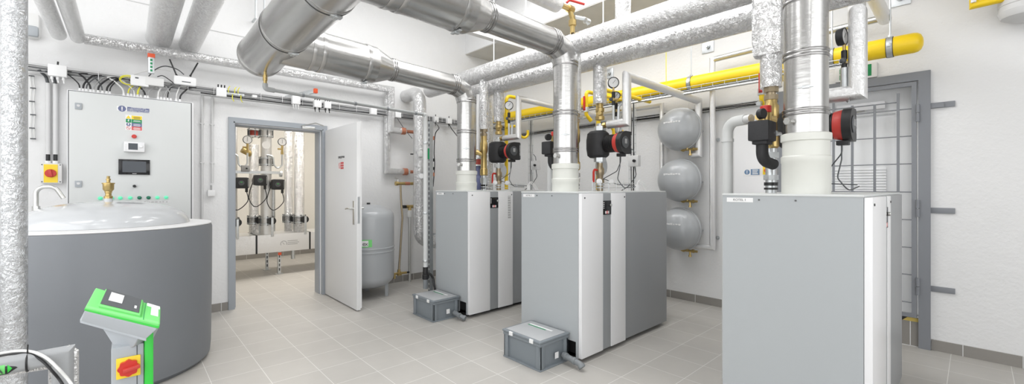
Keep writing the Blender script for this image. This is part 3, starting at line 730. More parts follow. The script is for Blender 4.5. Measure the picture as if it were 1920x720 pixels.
def gauge(x, y, z, nrm, label, r=.047, loop=True):
    t = thing('pressure_gauge', label, 'gauge', (x, y, z - .33))
    n = V(nrm).normalized(); sd = ZA.cross(n)
    c = V((x, y, z))
    B().lathe([(r, -.03), (r + .003, -.004), (r + .003, .006), (r - .004, .006), (r - .004, .002)], c, n, 28).cyl(c - n * .031, n, r, .003, 28).build('case', 'black', t)
    B().cyl(c + n * .0021, n, r - .004, .0012, 28).build('dial', 'sign_white', t)
    B().obox(c + n * .0038 + sd * .006 + ZA * .008, ((sd * .6 + ZA * .8).normalized(), n, (ZA * .6 - sd * .8).normalized()), (.02, .0006, .0015)).build('needle', 'text_grey', t)
    B().cyl(c - ZA * (r + .09), ZA, .016, .055, 8, .002).cyl(c - ZA * (r + .155), ZA, .015, .04, 8, .002).build('black_sleeve', 'black', t)
    B().cyl(c - ZA * (r + .16), ZA, .009, .165, 10).tube([c - ZA * (r + .10) , c - ZA * (r + .10) + sd * .045], .008, 8).build('brass_cock', 'brass', t)
    B().ball(c - ZA * (r + .10) - sd * .02, .018, 12).build('cock_knob', 'dark_grey', t)
    p = c - ZA * (r + .15)
    if not loop: B().tube([p + ZA * .01, p - ZA * .16, p - ZA * .19 - YA * .03], .019, 12).build('siphon_tube', 'galv', t); return t
    B().tube([p, p - ZA * .14, p - ZA * .17 - YA * .02, p - ZA * .14 - YA * .05, p - ZA * .02 - YA * .055, p - YA * .09], .012, 10, .03, 5).build('siphon_tube', 'galv', t)
    return t
gauge(PX, .53, 2.21, (-.12, -1, 0), 'black pressure gauge seen from the side beside the broad front flue', .050, False)
gauge(PX, 2.165, 2.23, (-.75, -.65, 0), 'black pressure gauge with white dial over the middle pump')
gauge(PX, 3.554, 2.225, (-.7, -.7, 0), 'black pressure gauge with white dial over the rearmost pump')
gauge(PX + .08, 2.19, 2.13, (-.75, -.65, 0), 'smaller gauge half hidden behind the fittings of the middle pump gauge', .034)
# cable brackets on the boiler lids: low wire rails and white junction bits
def lid_rail(x0, y, x1, label):
    b = B()
    for z in (.03, .07): b.tube([(x0, y, ZB + .01 + z), (x1, y, ZB + .01 + z)], .0025, 6)
    k = x0
    while k <= x1 + .001: b.tube([(k, y, ZB + .008), (k, y, ZB + .10)], .003, 6); k += (x1 - x0) / 6
    tag(b.build('wire_rail', 'galv'), label, 'tray')
lid_rail(2.86, 2.14, 3.55, 'low wire cable rail on top of the middle boiler')
lid_rail(2.86, 3.55, 3.55, 'low wire cable rail on top of the rearmost boiler')
for (x, y, lab) in ((3.40, 2.05, 'white cable gland cluster on top of the middle boiler'), (3.42, 3.46, 'white cable gland cluster on top of the rearmost boiler')):
    b = B().obox((x, y, ZB + .038), (XA, YA, ZA), (.016, .014, .028), .005)
    for k in range(3): b.tube([(x - .01 + .01 * k, y, ZB + .06), (x + .01 * k, y - .005, ZB + .10 + .012 * k), (x + .05 + .02 * k, y - .02, ZB + .07), (x + .10 + .02 * k, y - .02, ZB + .012)], .0032, 6, .02)
    tag(b.build('cable_gland_cluster', 'sign_white'), lab, 'connector')
# ---------------------------------------------------------------- gas pipe
ZGAS, XGAS, RG = 2.416, 4.50, .077
t = thing('gas_pipe', 'thick yellow gas pipe with a domed end above the barred gate', 'pipe', (XGAS, 2.8, ZGAS))
B().lathe([(0, -.045), (.03, -.042), (.058, -.03), (.072, -.012), (RG, .01), (RG, 5.02)], (XGAS, .305, ZGAS), YA, 36).build('pipe', 'yellow', t)
for px, y1 in ((1669, None), (1296, None), (1560, None)):
    y = at(px, 100, X=XGAS).y
    c = thing('pipe_hanger', {1669: 'steel pipe hanger with rod near the domed end of the yellow gas pipe', 1296: 'steel pipe hanger on the yellow gas pipe above the wall vessels', 1560: 'steel pipe hanger on the yellow gas pipe beside the broad front flue'}[px], 'hanger', (XGAS, y, ZGAS), 'pipe hangers of the gas pipe')
    B().lathe([(RG + .001, -.018), (RG + .006, -.018), (RG + .006, .018), (RG + .001, .018)], (XGAS, y, ZGAS), YA, 32).build('clamp_ring', 'galv', c)
    B().lathe([(RG, -.022), (RG + .003, -.022), (RG + .003, .022), (RG, .022)], (XGAS, y, ZGAS), YA, 32).build('rubber_lining', 'rubber', c)
    B().tube([(XGAS, y, ZGAS + RG + .002), (XGAS, y, 3.36)], .0065, 8).cyl((XGAS, y, ZGAS + RG), ZA, .014, .02, 6).build('rod', 'galv', c)
    B().obox((XGAS - RG - .01, y, ZGAS), (XA, YA, ZA), (.01, .012, .014), .002).build('clamp_bolt', 'galv', c)
for px, py, lab in ((1688, -4, 'steel wall bracket at the top edge above the gas pipe end'), (1327, 88, 'steel wall bracket above the yellow gas pipe near the wall vessels'), (1142, 138, 'steel wall bracket behind the riser of the middle pump')):
    p = at(px, py, X=XE - .01)
    bb = thing('wall_bracket', lab, 'bracket', p)
    B().obox((XE - .006, p.y, p.z), (XA, YA, ZA), (.006, .065, .065), .004).build('plate', 'galv', bb)
    B().cyl((XE - .05, p.y, p.z), XA, .016, .045, 6).cyl((XE - .03, p.y, p.z), XA, .026, .006, 16).build('bolt', 'galv', bb)
def gas_branch(x, y, z, label, loop=True):
    t = thing('gas_branch', label, 'pipe', (x, y, 1.3))
    B().tube([(XGAS - RG + .01, y, z), (x, y, z), (x, y, ZB + .02)], .021, 14, .06).build('pipe', 'yellow', t)
    if loop:
        B().tube([(x - .03, y - .02, z - .38), (x + .10, y - .05, z - .36), (x + .16, y - .07, z - .40), (x + .16, y - .07, z - .48), (x + .22, y - .09, z - .50), (x + .27, y - .10, z - .46), (x + .26, y - .10, z - .40)], .016, 12, .05).build('loop', 'yellow', t)
    return t
gas_branch(3.38, 3.80, 2.40, 'thin yellow gas line dropping to the rearmost boiler')
gas_branch(3.45, 2.51, 2.28, 'thin yellow gas line dropping to the middle boiler')
def gas_valve(x, y, z, lab):
    v = thing('gas_valve', lab, 'valve', (x, y, z - .1))
    B().tube([(XGAS - RG + .01, y, z + .13), (x, y, z + .13), (x, y, z - .12), (x + .06, y - .02, z - .18)], .020, 12, .04).build('body', 'yellow', v)
    B().cyl((x, y, z - .09), ZA, .03, .05, 8).cyl((x - .05, y + .01, z - .16), V((1, 0, .3)), .018, .05, 8).build('fitting', 'galv', v)
    B().obox((x - .035, y, z), (XA, YA, ZA), (.005, .012, .075), .003).obox((x - .02, y, z - .07), (XA, YA, ZA), (.02, .012, .006), .002).build('lever', 'red', v)
gas_valve(3.62, 1.105, 2.10, 'yellow gas valve with red lever left of the foil boxed riser')
gas_valve(3.62, 2.79, 2.19, 'yellow gas valve with red lever right of the middle flue')
# thin pipe along the east wall that feeds the lowest vessel
t = thing('vessel_feed_line', 'long thin silver line along the wall dropping to the lowest wall vessel', 'pipe', (4.62, 1.89, .7))
yb = 1.885
B().tube([(4.62, .50, 2.70), (4.62, yb, 2.66), (4.62, yb, .655), (4.62, 2.06, .65)], .029, 16).build('insulation', 'foil_matt', t)
B().tube([(4.62, .50, 2.70), (4.62, 1.86, 2.66)], .0295, 16).build('bare_length', 'thin_steel', t)
fpipe('insulated_pipe', 'short slanting foil pipe above the yellow gas pipe right of the gauge line', 'pipe', [(4.64, .50, 2.69), (3.40, .50, 2.72)], .046, 'foil_matt')
# vertical line left of the vessels, and the one joined to the tray level
t = thing('insulated_pipe', 'thin foil line with an elbow running behind the left rim of the top wall vessel', 'pipe', (4.66, 2.50, .3))
p = at(1241, 197, X=4.67)
B().tube([(4.67, 3.9, p.z), (4.67, p.y, p.z), (4.67, p.y, .35)], .026, 14).build('insulation', 'foil_matt', t)
# ---------------------------------------------------------------- expansion vessels on the wall
for k, (z, lab) in enumerate(((1.945, 'topmost of the three grey round vessels on the wall'), (1.378, 'middle one of the three grey round vessels on the wall'), (.835, 'lowest of the three grey round vessels on the wall, half behind the middle boiler'))):
    y = 2.215; t = thing('expansion_vessel', lab, 'vessel', (XE - .2, y, z - .24), 'grey wall mounted expansion vessels')
    R = .232
    prof = [(0, -.405)] + [(R * math.sin(PI / 2 * q / 10), -.235 - .17 * math.cos(PI / 2 * q / 10)) for q in range(1, 11)] + [(R, -.21), (R + .006, -.208), (R + .009, -.20), (R + .009, -.192), (R + .004, -.186), (R, -.183)] + [(R * math.cos(PI / 2 * q / 8), -.18 + .12 * math.sin(PI / 2 * q / 8)) for q in range(0, 7)] + [(.05, -.05), (.05, 0)]
    B().lathe(prof, (XE, y, z), XA, 48).build('shell', 'vessel_grey', t)
    B().obox((XE - .022, y - .12, z - .02), (XA, YA, ZA), (.022, .05, .012), .003).cyl((XE - .03, y - .165, z - .02), XA, .012, .03, 8).build('wall_lug', 'galv', t)
    c = V((XE - .402, y, z))
    B().lathe([(.012, -.001), (.034, .0035), (.034, .006), (.012, .002)], c, XA, 24).build('round_label', 'sign_white', t)
    B().cyl(c - XA * .002, XA, .008, .006, 12).build('valve_cap', 'black', t)
    b = B()      # short white lettering strip, curved on the dome
    for q in range(7):
        a = (q - 3) * .028; yy = y + a; zz = z + .062
        rr = math.sqrt((yy - y) ** 2 + (zz - z) ** 2); xx = XE - .235 - .17 * math.sqrt(max(0, 1 - (rr / R) ** 2)) - .001
        b.obox((xx, yy, zz + .003 * (q % 2)), (V((1, (yy - y) * 2.0, .45)).normalized(), YA, ZA), (.002, .0115, .006 + .003 * (q % 3 == 0)), 0)
    b.build('lettering_strip', 'sign_white', t)
    bz = z - R - .018
    y -= .085; bz += .018
    b = B().cyl((XE - .20, y, bz), ZA, .014, .05, 10).tube([(XE - .20, y + .07, bz), (XE - .20, y - .11, bz)], .013, 10).cyl((XE - .20, y - .03, bz - .055), ZA, .011, .055, 8).cyl((XE - .20, y - .03, bz - .065), ZA, .017, .018, 8).cyl((XE - .20, y + .035, bz), YA, .02, .02, 8).cyl((XE - .20, y - .075, bz), YA, .02, .02, 8)
    b.build('brass_connection', 'brass', t)
    B().tube([(XE - .13, y + .02, z + R), (XE - .10, y + .025, z + R + .12 + .02 * k)], .003, 6).build('wire', 'cable_white', t)
# pipe clamps on the wall
for px, py, lab in ((1346, 262, 'small wall fixing bolt right of the top wall vessel'), (1345, 446, 'small wall fixing bolt right of the lowest wall vessel')):
    p = at(px, py, X=XE - .01); tag(B().cyl((XE - .03, p.y, p.z), XA, .012, .03, 8).cyl((XE - .008, p.y, p.z), XA, .022, .008, 12).build('wall_bolt', 'galv'), lab, 'bolt')
# ---------------------------------------------------------------- mesh cable trays along the east wall
def mesh_tray(name, label, p, q, up, w, h, step=.09, cables=3, cm='black'):
    """open wire tray from p to q; 'up' is its side-wall direction, w across, h side height"""
    p, q = V(p), V(q); ax = (q - p).normalized(); up = V(up); sd = ax.cross(up).normalized(); L = (q - p).length
    b = B()
    for (s, u) in ((-.5, 0), (.5, 0), (-.5, 1), (.5, 1), (0, 0)): b.tube([p + sd * (w * s) + up * (h * u), q + sd * (w * s) + up * (h * u)], .0028, 6)
    k = 0.
    while k < L:
        c = p + ax * k
        b.tube([c + sd * (-w * .5) + up * h, c + sd * (-w * .5), c + sd * (w * .5), c + sd * (w * .5) + up * h], .0024, 5); k += step
    t = thing(name, label, 'tray', (p + q) / 2)
    b.build('wire_mesh', 'galv', t)
    cb = B()
    for i in range(cables):
        f = (i + .5) / cables - .5
        pts = [p + ax * (L * j / 10) + sd * (w * .8 * f + random.uniform(-.006, .006)) + up * (.010 + random.uniform(0, .006)) for j in range(11)]
        cb.tube(pts, .0065 if i % 2 else .0045, 6)
    if cables: cb.build('cables', cm, t)
    return t
mesh_tray('cable_tray', 'wire mesh cable tray hanging just below the yellow gas pipe', (4.28, .62, 2.285), (4.28, 5.2, 2.285), ZA, .12, .035, .11, 3)
mesh_tray('cable_tray', 'dark wire mesh cable tray fixed on the wall above the three round vessels', (XE - .02, 1.30, 2.15), (XE - .02, 5.2, 2.15), -XA, .055, .03, .11, 3)
tag(B().tube([(4.20, 1.30, 2.25), (4.20, 5.1, 2.25)], .012, 10).build('conduit', 'thin_steel'), 'thin silver conduit just below the upper wire mesh tray', 'conduit')
for (px, pyb, lab, lab2, kx, ky) in ((1187, 296, 'wire mesh cable riser behind the middle pump', 'small grey switch box with black knob right of the middle pump', 1190, 302), (997, 306, 'wire mesh cable riser right of the rearmost pump', 'small grey switch box with black knob right of the rearmost pump', 1005, 310)):
    y = at(px, 250, X=4.28).y
    mesh_tray('cable_riser', lab, (4.28, y, .0), (4.28, y, 2.28), -XA, .07, .03, .10, 2)
    t = thing('switch_box', lab2, 'switch', (4.22, y - .09, 1.5))
    c = at(kx, ky, X=4.22)
    B().obox((4.215, c.y, c.z), (XA, YA, ZA), (.03, .062, .062), .006).build('box', 'grey_light', t)
    B().cyl((4.185, c.y - .02, c.z), -XA, .016, .022, 14).build('knob', 'black', t)
    B().tube([(4.22, c.y, c.z + .06), (4.23, c.y + .02, c.z + .12), (4.25, c.y + .08, c.z + .16)], .005, 6, .03).tube([(4.22, c.y, c.z - .06), (4.22, c.y - .02, c.z - .16), (4.18, c.y + .05, c.z - .28), (4.12, c.y + .12, c.z - .34)], .005, 6, .06).build('cable', 'dark_grey', t)
# green-yellow earth wire hanging by the flue and white wires
tag(B().tube([at(1249, 97, X=4.3), at(1249, 150, X=4.3), at(1249, 172, X=4.3)], .004, 6).build('earth_wire', 'cable_yellow'), 'green yellow earth wire hanging down to the upper wire mesh tray', 'cable')
# ---------------------------------------------------------------- top right corner: yellow pipe and ribbed duct
t = thing('gas_pipe', 'thin yellow pipe with a square corner in the top right of the wall', 'pipe', (4.55, -.5, 2.6))
B().tube([(4.55, .0, 3.3), (4.55, .0, 2.622), (4.55, -1.4, 2.66)], .026, 16, .0).build('pipe', 'yellow', t)
B().tube([(4.522, .004, 3.3), (4.522, .004, 2.635)], .014, 8).build('label_strip', 'sign_white', t)
t = thing('ventilation_hood', 'round ribbed light grey vent at the top right edge', 'vent', (4.55, -.21, 2.5))
B().lathe([(0, 0), (.08, .006), (.12, .03), (.135, .07), (.135, .075), (.131, .078), (.131, .112), (.135, .115), (.135, .15), (.131, .153), (.131, .19), (.135, .193), (.135, .40)], (4.62, -.245, 2.46), ZA, 40).build('shell', 'grey_light', t)
# ---------------------------------------------------------------- big insulated tank on the left
TX, TY, TR = -.093, 4.15, .60
t = thing('buffer_tank', 'large round dark grey tank with a domed glossy light grey top on the left', 'tank', (TX, TY, 0))
B().lathe([(TR - .04, 0), (TR - .012, .03), (TR - .006, .10), (TR, .5), (TR + .002, 1.0), (TR - .006, 1.022)], (TX, TY, 0), ZA, 96).build('insulation_jacket', 'tank_grey', t)
B().lathe([(TR - .004, 1.0225), (TR - .001, 1.026), (TR - .004, 1.031), (TR - .03, 1.035), (.44, 1.036)], (TX, TY, 0), ZA, 96).build('rim', 'sign_white', t)
prof = [(.462, 1.037)]
for k in range(1, 13):
    a = PI / 2 * k / 12
    prof.append((.460 * math.cos(a) ** .9, 1.037 + .165 * math.sin(a) ** .92))
prof[-1] = (0, 1.202)
B().lathe(prof, (TX, TY, 0), ZA, 96).build('domed_lid', 'tank_lid', t)
v = B().cyl((TX, TY, 1.195), ZA, .024, .028, 16); v.build('lid_stub', 'tank_lid', t)
v = B().lathe([(.013, 0), (.024, .002), (.024, .018), (.017, .022), (.017, .040), (.020, .044), (.020, .052), (.030, .066), (.031, .105), (.035, .106), (.035, .113), (.014, .114), (.010, .118), (.010, .130), (.013, .131), (.013, .142), (.008, .144), (.010, .160), (0, .162)], (TX, TY, 1.218), ZA, 24)
v = v.build('air_vent', 'brass', t)
bx, by = -.436, 4.15
gb = B().cyl((bx, by, 1.09), ZA, .020, .055, 16).cyl((bx, by, 1.145), ZA, .019, .012, 6).cyl((bx, by, 1.158), ZA, .019, .018, 6)
gb.tube([(bx, by, 1.17), (bx, by, 1.30), (bx + .085, by - .01, 1.305), (bx + .125, by - .015, 1.225)], .0125, 14, .048, 8)
gb.build('gooseneck_pipe', 'thin_steel', t)
# ---------------------------------------------------------------- vertical foil pipe at the left edge
px_, py_ = at(27, 300, D=2.1).x, at(27, 300, D=2.1).y
b = B().tube([(px_, py_, -.0 + .0), (px_, py_, ZC)], .0455, 32)
o = b.build('insulated_pipe', 'foil_grey'); tag(o, 'tall vertical foil wrapped pipe at the left edge in front of the tank', 'pipe')
# ---------------------------------------------------------------- grey foam pipe with flow label, elbow to the floor
FY = 2.45; p1 = at(119, 665, Y=FY); PR = .033
t = thing('foam_insulated_pipe', 'grey foam insulated pipe with a green flow arrow, bent down at the lower left', 'pipe', (p1.x, FY, 0))
B().tube([(-1.4, FY, p1.z - .012), (p1.x, FY, p1.z), (p1.x, FY, 0)], PR, 28).build('foam_insulation', 'foam_grey', t)
B().tube([(p1.x + .008, FY, p1.z + .028), (p1.x + .032, FY - .002, p1.z + .005), (p1.x + .030, FY, .0)], .012, 10).build('foil_seam', 'foil_coarse', t)
B().tube([(-.40, FY + .03, p1.z - PR), (p1.x - .03, FY + .01, p1.z - PR - .004), (p1.x - .03, FY, 0)], .012, 10).build('foil_seam', 'foil_coarse', t)
B().ring((at(52, 668, Y=FY).x, FY, p1.z - .004), XA, PR, .003, .006, 24).tube([(at(52, 668, Y=FY).x, FY - .01, p1.z + PR), (at(54, 645, Y=FY).x, FY - .02, p1.z + PR + .035)], .002, 6).build('cable_tie', 'black', t)
# flow label bent round the front of the pipe
def on_pipe(x, a): return V((x, FY - (PR + .0012) * math.cos(a), p1.z - .006 + (PR + .0012) * math.sin(a)))
xa, xb, xt = -.52, at(14, 677, Y=FY - PR).x, at(33, 676, Y=FY - PR).x
def patch(xs, lo, hi, extra, name, m, par):
    bb = B(); N = 8
    for i in range(len(xs) - 1):
        for k in range(N):
            vs = []
            for (x, l, h, kk) in ((xs[i], lo[i], hi[i], k), (xs[i + 1], lo[i + 1], hi[i + 1], k), (xs[i + 1], lo[i + 1], hi[i + 1], k + 1), (xs[i], lo[i], hi[i], k + 1)):
                a = l + (h - l) * kk / N; q = on_pipe(x, a); q.y -= extra; vs.append(bb.bm.verts.new(q))
            try: bb.bm.faces.new(vs)
            except ValueError: pass
    return bb.build(name, m, par)
lb = patch([xa, xb, xt], [-.62, -.62, -.01], [.62, .62, .01], 0, 'flow_label', 'black', t)
patch([xa, xb - .006], [-.50, -.50], [.50, .50], .0008, 'green_field', 'green_light', lb)
patch([xb, xt - .013], [-.48, -.01], [.48, .01], .0008, 'green_arrow', 'green', lb)
B().mesh_text('VODA', (xb - .010, FY - PR - .003, p1.z - .007), XA, ZA, .040, .0008, 'RIGHT').build('lettering', 'text_grey', lb)
# black and white cables sagging over it
def drape(name, lab, pts, r, m):
    tag(B().tube(pts, r, 8, .25, 10).build(name, m), lab, 'cable')
def dq(px, py, d=1.62): return at(px, py, D=d)
def smooth(ps, n=6):
    out = []
    P = [ps[0]] + ps + [ps[-1]]
    for i in range(1, len(P) - 2):
        for k in range(n):
            s = k / n; a, b_, c, d = P[i - 1], P[i], P[i + 1], P[i + 2]
            out.append(.5 * ((2 * b_) + (c - a) * s + (2 * a - 5 * b_ + 4 * c - d) * s * s + (-a + 3 * b_ - 3 * c + d) * s ** 3))
    out.append(ps[-1]); return out
drape('power_cable', 'white cable curving over the grey foam pipe at the lower left', smooth([dq(-60, 680), dq(0, 663), (dq(50, 658)), dq(82, 668), dq(108, 690), dq(135, 722), dq(165, 780, 1.5), dq(200, 860, 1.35)]), .0052, 'cable_white')
drape('power_cable', 'black cable curving beside the white one over the grey foam pipe', smooth([dq(-60, 684), dq(0, 667), (dq(50, 663)), dq(76, 674), dq(98, 696), dq(118, 722), dq(145, 780, 1.5), dq(180, 860, 1.35)]), .0046, 'black')
# ---------------------------------------------------------------- pressure control unit
pA_, pB_, pC_, pD_ = at(180, 538, D=1.19), at(302, 575, D=1.135), at(301, 607, D=1.07), at(160, 575, D=1.115)
dn1 = at(157.5, 583, D=1.122) - pD_; dn2 = at(151, 603, D=1.145) - pD_; dn2c = at(273, 637, D=1.10) - pC_; dn1c = at(297, 617, D=1.078) - pC_
def tp(s, t, off=0.):        # point on the top plate: s to the right, t to the back
    p = (pD_ * (1 - s) + pC_ * s) * (1 - t) + (pA_ * (1 - s) + pB_ * s) * t
    return p + NT * off
NT = (pC_ - pD_).cross(pA_ - pD_).normalized(); NT = NT if NT.z > 0 else -NT
ct = thing('pressure_controller', 'green and grey control unit with tilted display on a stand, lower left', 'controller', (pC_.x, pC_.y, 0))
def hull(pts, nm, m, par, bev=0.):
    bb = B(); vs = [bb.bm.verts.new(p) for p in pts]
    for f in ((0, 1, 2, 3), (4, 5, 6, 7), (0, 1, 5, 4), (1, 2, 6, 5), (2, 3, 7, 6), (3, 0, 4, 7)): bb.bm.faces.new([vs[q] for q in f])
    if bev: bmesh.ops.bevel(bb.bm, geom=list(bb.bm.edges), offset=bev, segments=3, profile=.6, affect='EDGES')
    return bb.build(nm, m, par)
top = [pD_, pC_, pB_, pA_]
l1 = [pD_ + dn1, pC_ + dn1c, pB_ + dn1c, pA_ + dn1]
l2 = [pD_ + dn2, pC_ + dn2c, pB_ + dn2c, pA_ + dn2]
hull(top + l1, 'green_cover', 'green_light', ct, .006)
hull([p + (p - pD_ * .25 - pC_ * .25 - pB_ * .25 - pA_ * .25) * .006 for p in [a * .55 + c * .45 for a, c in zip(top, l1)]] + [p for p in l1], 'green_edge', 'green', ct, .002)
cen = sum((p for p in l1), V((0, 0, 0))) / 4
hull([cen + (p - cen) * .985 for p in l1] + l2, 'grey_base', 'grey_plastic', ct, .004)
cen2 = sum((p for p in l2), V((0, 0, 0))) / 4
hull([cen2 + (p - cen2) * 1.02 + ZA * .006 for p in l2] + [cen2 + (p - cen2) * 1.02 - ZA * .004 for p in l2], 'base_rim', 'grey_plastic', ct, .002)
def plate(s0, s1, t0, t1, h0, h1, nm, m, par, bev=0.):
    c = ((s0, t0), (s1, t0), (s1, t1), (s0, t1))
    return hull([tp(a, b_, h1) for a, b_ in c] + [tp(a, b_, h0) for a, b_ in c], nm, m, par, bev)
plate(.17, .745, .10, .97, -.002, .008, 'raised_frame', 'green_light', ct, .003)
dp_ = plate(.20, .725, .18, .95, .008, .0095, 'display_panel', 'dark_grey', ct)
plate(.285, .48, .42, .86, .0095, .0101, 'screen', 'grey_light', dp_)
plate(.655, .685, .36, .50, .0095, .0101, 'button', 'sign_white', dp_)
plate(.775, .781, .0, 1., .0, .0008, 'cover_gap', 'green_dark', ct)
plate(.80, .985, .80, .97, .0, .0008, 'sticker', 'sign_white', ct); plate(.865, .965, .36, .80, .0, .0008, 'sticker', 'sign_white', ct)
# column below, parallel to the unit front, with the funnel neck between them
CD = 1.12; ca, cb_ = at(209, 700, D=CD), at(271, 700, D=CD); zt = at(240, 648, D=CD).z
cm_ = at(240, 700, D=CD); cm_.z = 0; fd = (-cm_).normalized(); fs = ZA.cross(fd); hw = .0325
B().obox(V((cm_.x, cm_.y, zt / 2)) - fd * .04, (fs, fd, ZA), (hw, .04, zt / 2), .006).build('column', 'grey_plastic', ct)
B().obox(V((cm_.x, cm_.y, zt / 2)) - fd * .04 + fs * .018, (fs, fd, ZA), (.001, .0405, zt / 2 - .004)).build('column_joint', 'dark_grey', ct)
zg = at(280, 624, D=CD).z
B().obox(V((cm_.x, cm_.y, zg / 2)) + fs * (hw + .0095) - fd * .018, (fs, fd, ZA), (.0095, .022, zg / 2), .005).build('green_side', 'green', ct)
B().obox(V((cm_.x, cm_.y, .01)) - fd * .04, (fs, fd, ZA), (.09, .12, .01), .003).build('foot', 'grey_plastic', ct)
nA = [at(189, 612, D=1.14), at(262, 630, D=1.11)]
back = FW * .06
hull([nA[0], nA[1], nA[1] + back, nA[0] + back] + [at(221, 662, D=CD + .004), at(252, 650, D=CD + .004), at(252, 650, D=CD + .004) + back, at(221, 662, D=CD + .004) + back], 'neck', 'grey_plastic', ct, .003)
scp = at(241, 688, D=CD - .003)
sw = B().obox(scp, (fs, fd, ZA), (.024, .003, .027), .002).build('switch_plate', 'yellow_sign', ct)
b = B(); poly = []
for k in range(32):
    a = 2 * PI * k / 32; r = .0205 + .0016 * math.cos(8 * a); poly.append((r * math.cos(a), r * math.sin(a)))
b.prism(poly, scp + fd * .003, fs, ZA, fd, .010); b.build('switch_rosette', 'red', sw)
B().obox(scp + fd * .018 + fs * .006, ((fs * .98 + ZA * .17).normalized(), fd, (ZA * .98 - fs * .17).normalized()), (.017, .007, .0045), .002).build('switch_knob', 'pump_red', sw)

# ---------------------------------------------------------------- wall cabinet
CYF = 5.05
def cab(px, py, off=0.): return at(px, py, Y=CYF - off)
cl, cr = cab(129, 165).x, cab(358, 190).x
ctop, cbot = 2.112, .92
t = thing('control_cabinet', 'large light grey switch cabinet on the wall behind the tank', 'cabinet', ((cl + cr) / 2, 5.2, cbot))
B().box(cl - .012, cr + .022, CYF + .02, YN - .001, cbot, ctop, .003).build('body', 'white_gloss', t)
door = B().box(cl, cr, CYF, CYF + .018, cbot + .01, ctop - .012, .003).build('cabinet_door', 'cabinet_grey', t)
B().box(cl - .006, cr + .008, CYF + .017, CYF + .022, cbot + .004, ctop - .005).build('door_gap', 'dark_grey', t)
for px, py in ((147, 199), (147, 345)):
    c = cab(px, py, .004); l = B().obox(c, (XA, YA, ZA), (.021, .004, .027), .003).build('latch', 'grey_plastic', door)
    B().cyl((c.x, c.y - .004, c.z + .004), -YA, .010, .003, 12).obox((c.x, c.y - .005, c.z + .008), (XA, YA, ZA), (.010, .001, .004)).build('latch_key', 'grey_light', door)
def flat(px0, py0, px1, py1, nm, m, off=.001, par=None):
    a, c = cab(px0, py0), cab(px1, py1)
    return B().box(a.x, c.x, CYF - off, CYF - off + .0009, c.z, a.z).build(nm, m, par or door)
# mandatory sign
a, c = cab(219, 198), cab(280, 210)
zs0, zs1 = c.z - .012, a.z - .002
xs0, xs1, xm = a.x, c.x, cab(238.5, 205).x
s1 = B().box(xs0, xs1, CYF - .001, CYF, zs0, zs1).build('mandatory_sign', 'sign_white', door)
B().lathe([(.026, 0), (.026, .0006)], ((xs0 + xm) / 2, CYF - .001, (zs0 + zs1) / 2), -YA, 24).box(xm, xs1, CYF - .0016, CYF - .001, zs0, zs1).build('blue_field', 'blue_sign', s1)
b = B().box((xs0 + xm) / 2 - .004, (xs0 + xm) / 2 + .004, CYF - .0022, CYF - .0016, (zs0 + zs1) / 2 - .008, (zs0 + zs1) / 2 + .017).box((xs0 + xm) / 2 - .004, (xs0 + xm) / 2 + .004, CYF - .0022, CYF - .0016, (zs0 + zs1) / 2 - .018, (zs0 + zs1) / 2 - .011)
b.build('exclamation_mark', 'sign_white', s1)
b = B(); cxm = (xm + xs1) / 2; czm = (zs0 + zs1) / 2
b.mesh_text('ZAŘÍZENÍ SMÍ', (cxm, CYF - .0018, czm + .016), XA, ZA, .0165, .0006).mesh_text('OBSLUHOVAT JEN', (cxm, CYF - .0018, czm), XA, ZA, .0165, .0006).mesh_text('POVĚŘENÝ PRACOVNÍK', (cxm, CYF - .0018, czm - .016), XA, ZA, .0155, .0006)
b.build('sign_lettering', 'sign_white', s1)
# four-row warning sticker
a, c = cab(235, 214), cab(267, 246); x0, x1, z1, z0 = a.x, c.x, a.z - .004, c.z
s2 = B().box(x0, x1, CYF - .001, CYF, z0, z1).build('warning_sticker', 'sign_white', door)
rh = (z1 - z0 - .008) / 4; xm = x0 + (x1 - x0) * .36
for i, m in enumerate(('yellow_sign', 'green_dark', 'blue_sign', 'sign_red')):
    zt_ = z1 - .004 - rh * i
    if i == 1: B().box(x0 + .003, xm - .002, CYF - .0016, CYF - .001, zt_ - rh, zt_).build('colour_row', m, s2)
    B().box(xm, x1 - .003, CYF - .0016, CYF - .001, zt_ - rh, zt_).build('colour_row', m, s2)
    b = B()
    for k in range(3 if i != 1 else 2):
        zz = zt_ - rh * (.3 + .22 * k); b.box(xm + .014 - .004 * (k % 2), x1 - .016 + .005 * (k % 2), CYF - .0021, CYF - .0016, zz - .003, zz)
    b.build('lettering_lines', 'text_grey' if i == 0 else 'sign_white', s2)
    zm = zt_ - rh / 2; xc = (x0 + xm) / 2
    if i == 0: B().prism([(-.017, -.013), (.017, -.013), (0, .016)], (xc, CYF - .001, zm), XA, ZA, -YA, .0006).build('pictogram', 'yellow_sign', s2)
    if i == 2: B().cyl((xc, CYF - .001, zm), -YA, .015, .0006, 20).build('pictogram', 'blue_sign', s2)
    if i in (1, 2): B().prism([(-.002, .012), (.005, .012), (.001, .003), (.006, .003), (-.003, -.012), (-.001, -.001), (-.006, -.001)], (xc, CYF - .0016, zm), XA, ZA, -YA, .0006).build('flash_mark', 'sign_white', s2)
    if i == 3:
        b = B()
        for k in range(18):
            a1, a2 = 2 * PI * k / 18, 2 * PI * (k + 1) / 18
            b.prism([(.015 * math.cos(a1), .015 * math.sin(a1)), (.015 * math.cos(a2), .015 * math.sin(a2)), (.012 * math.cos(a2), .012 * math.sin(a2)), (.012 * math.cos(a1), .012 * math.sin(a1))], (xc, CYF - .001, zm), XA, ZA, -YA, .0006)
        b.prism([(-.011, .007), (-.008, .010), (.011, -.007), (.008, -.010)], (xc, CYF - .001, zm), XA, ZA, -YA, .0006)
        b.build('pictogram', 'sign_red', s2)
def knob(px, py, r, m, nm, h=.014):
    p = cab(px, py); return B().cyl((p.x, CYF, p.z), -YA, r, h, 20, .003).build(nm, m, door)
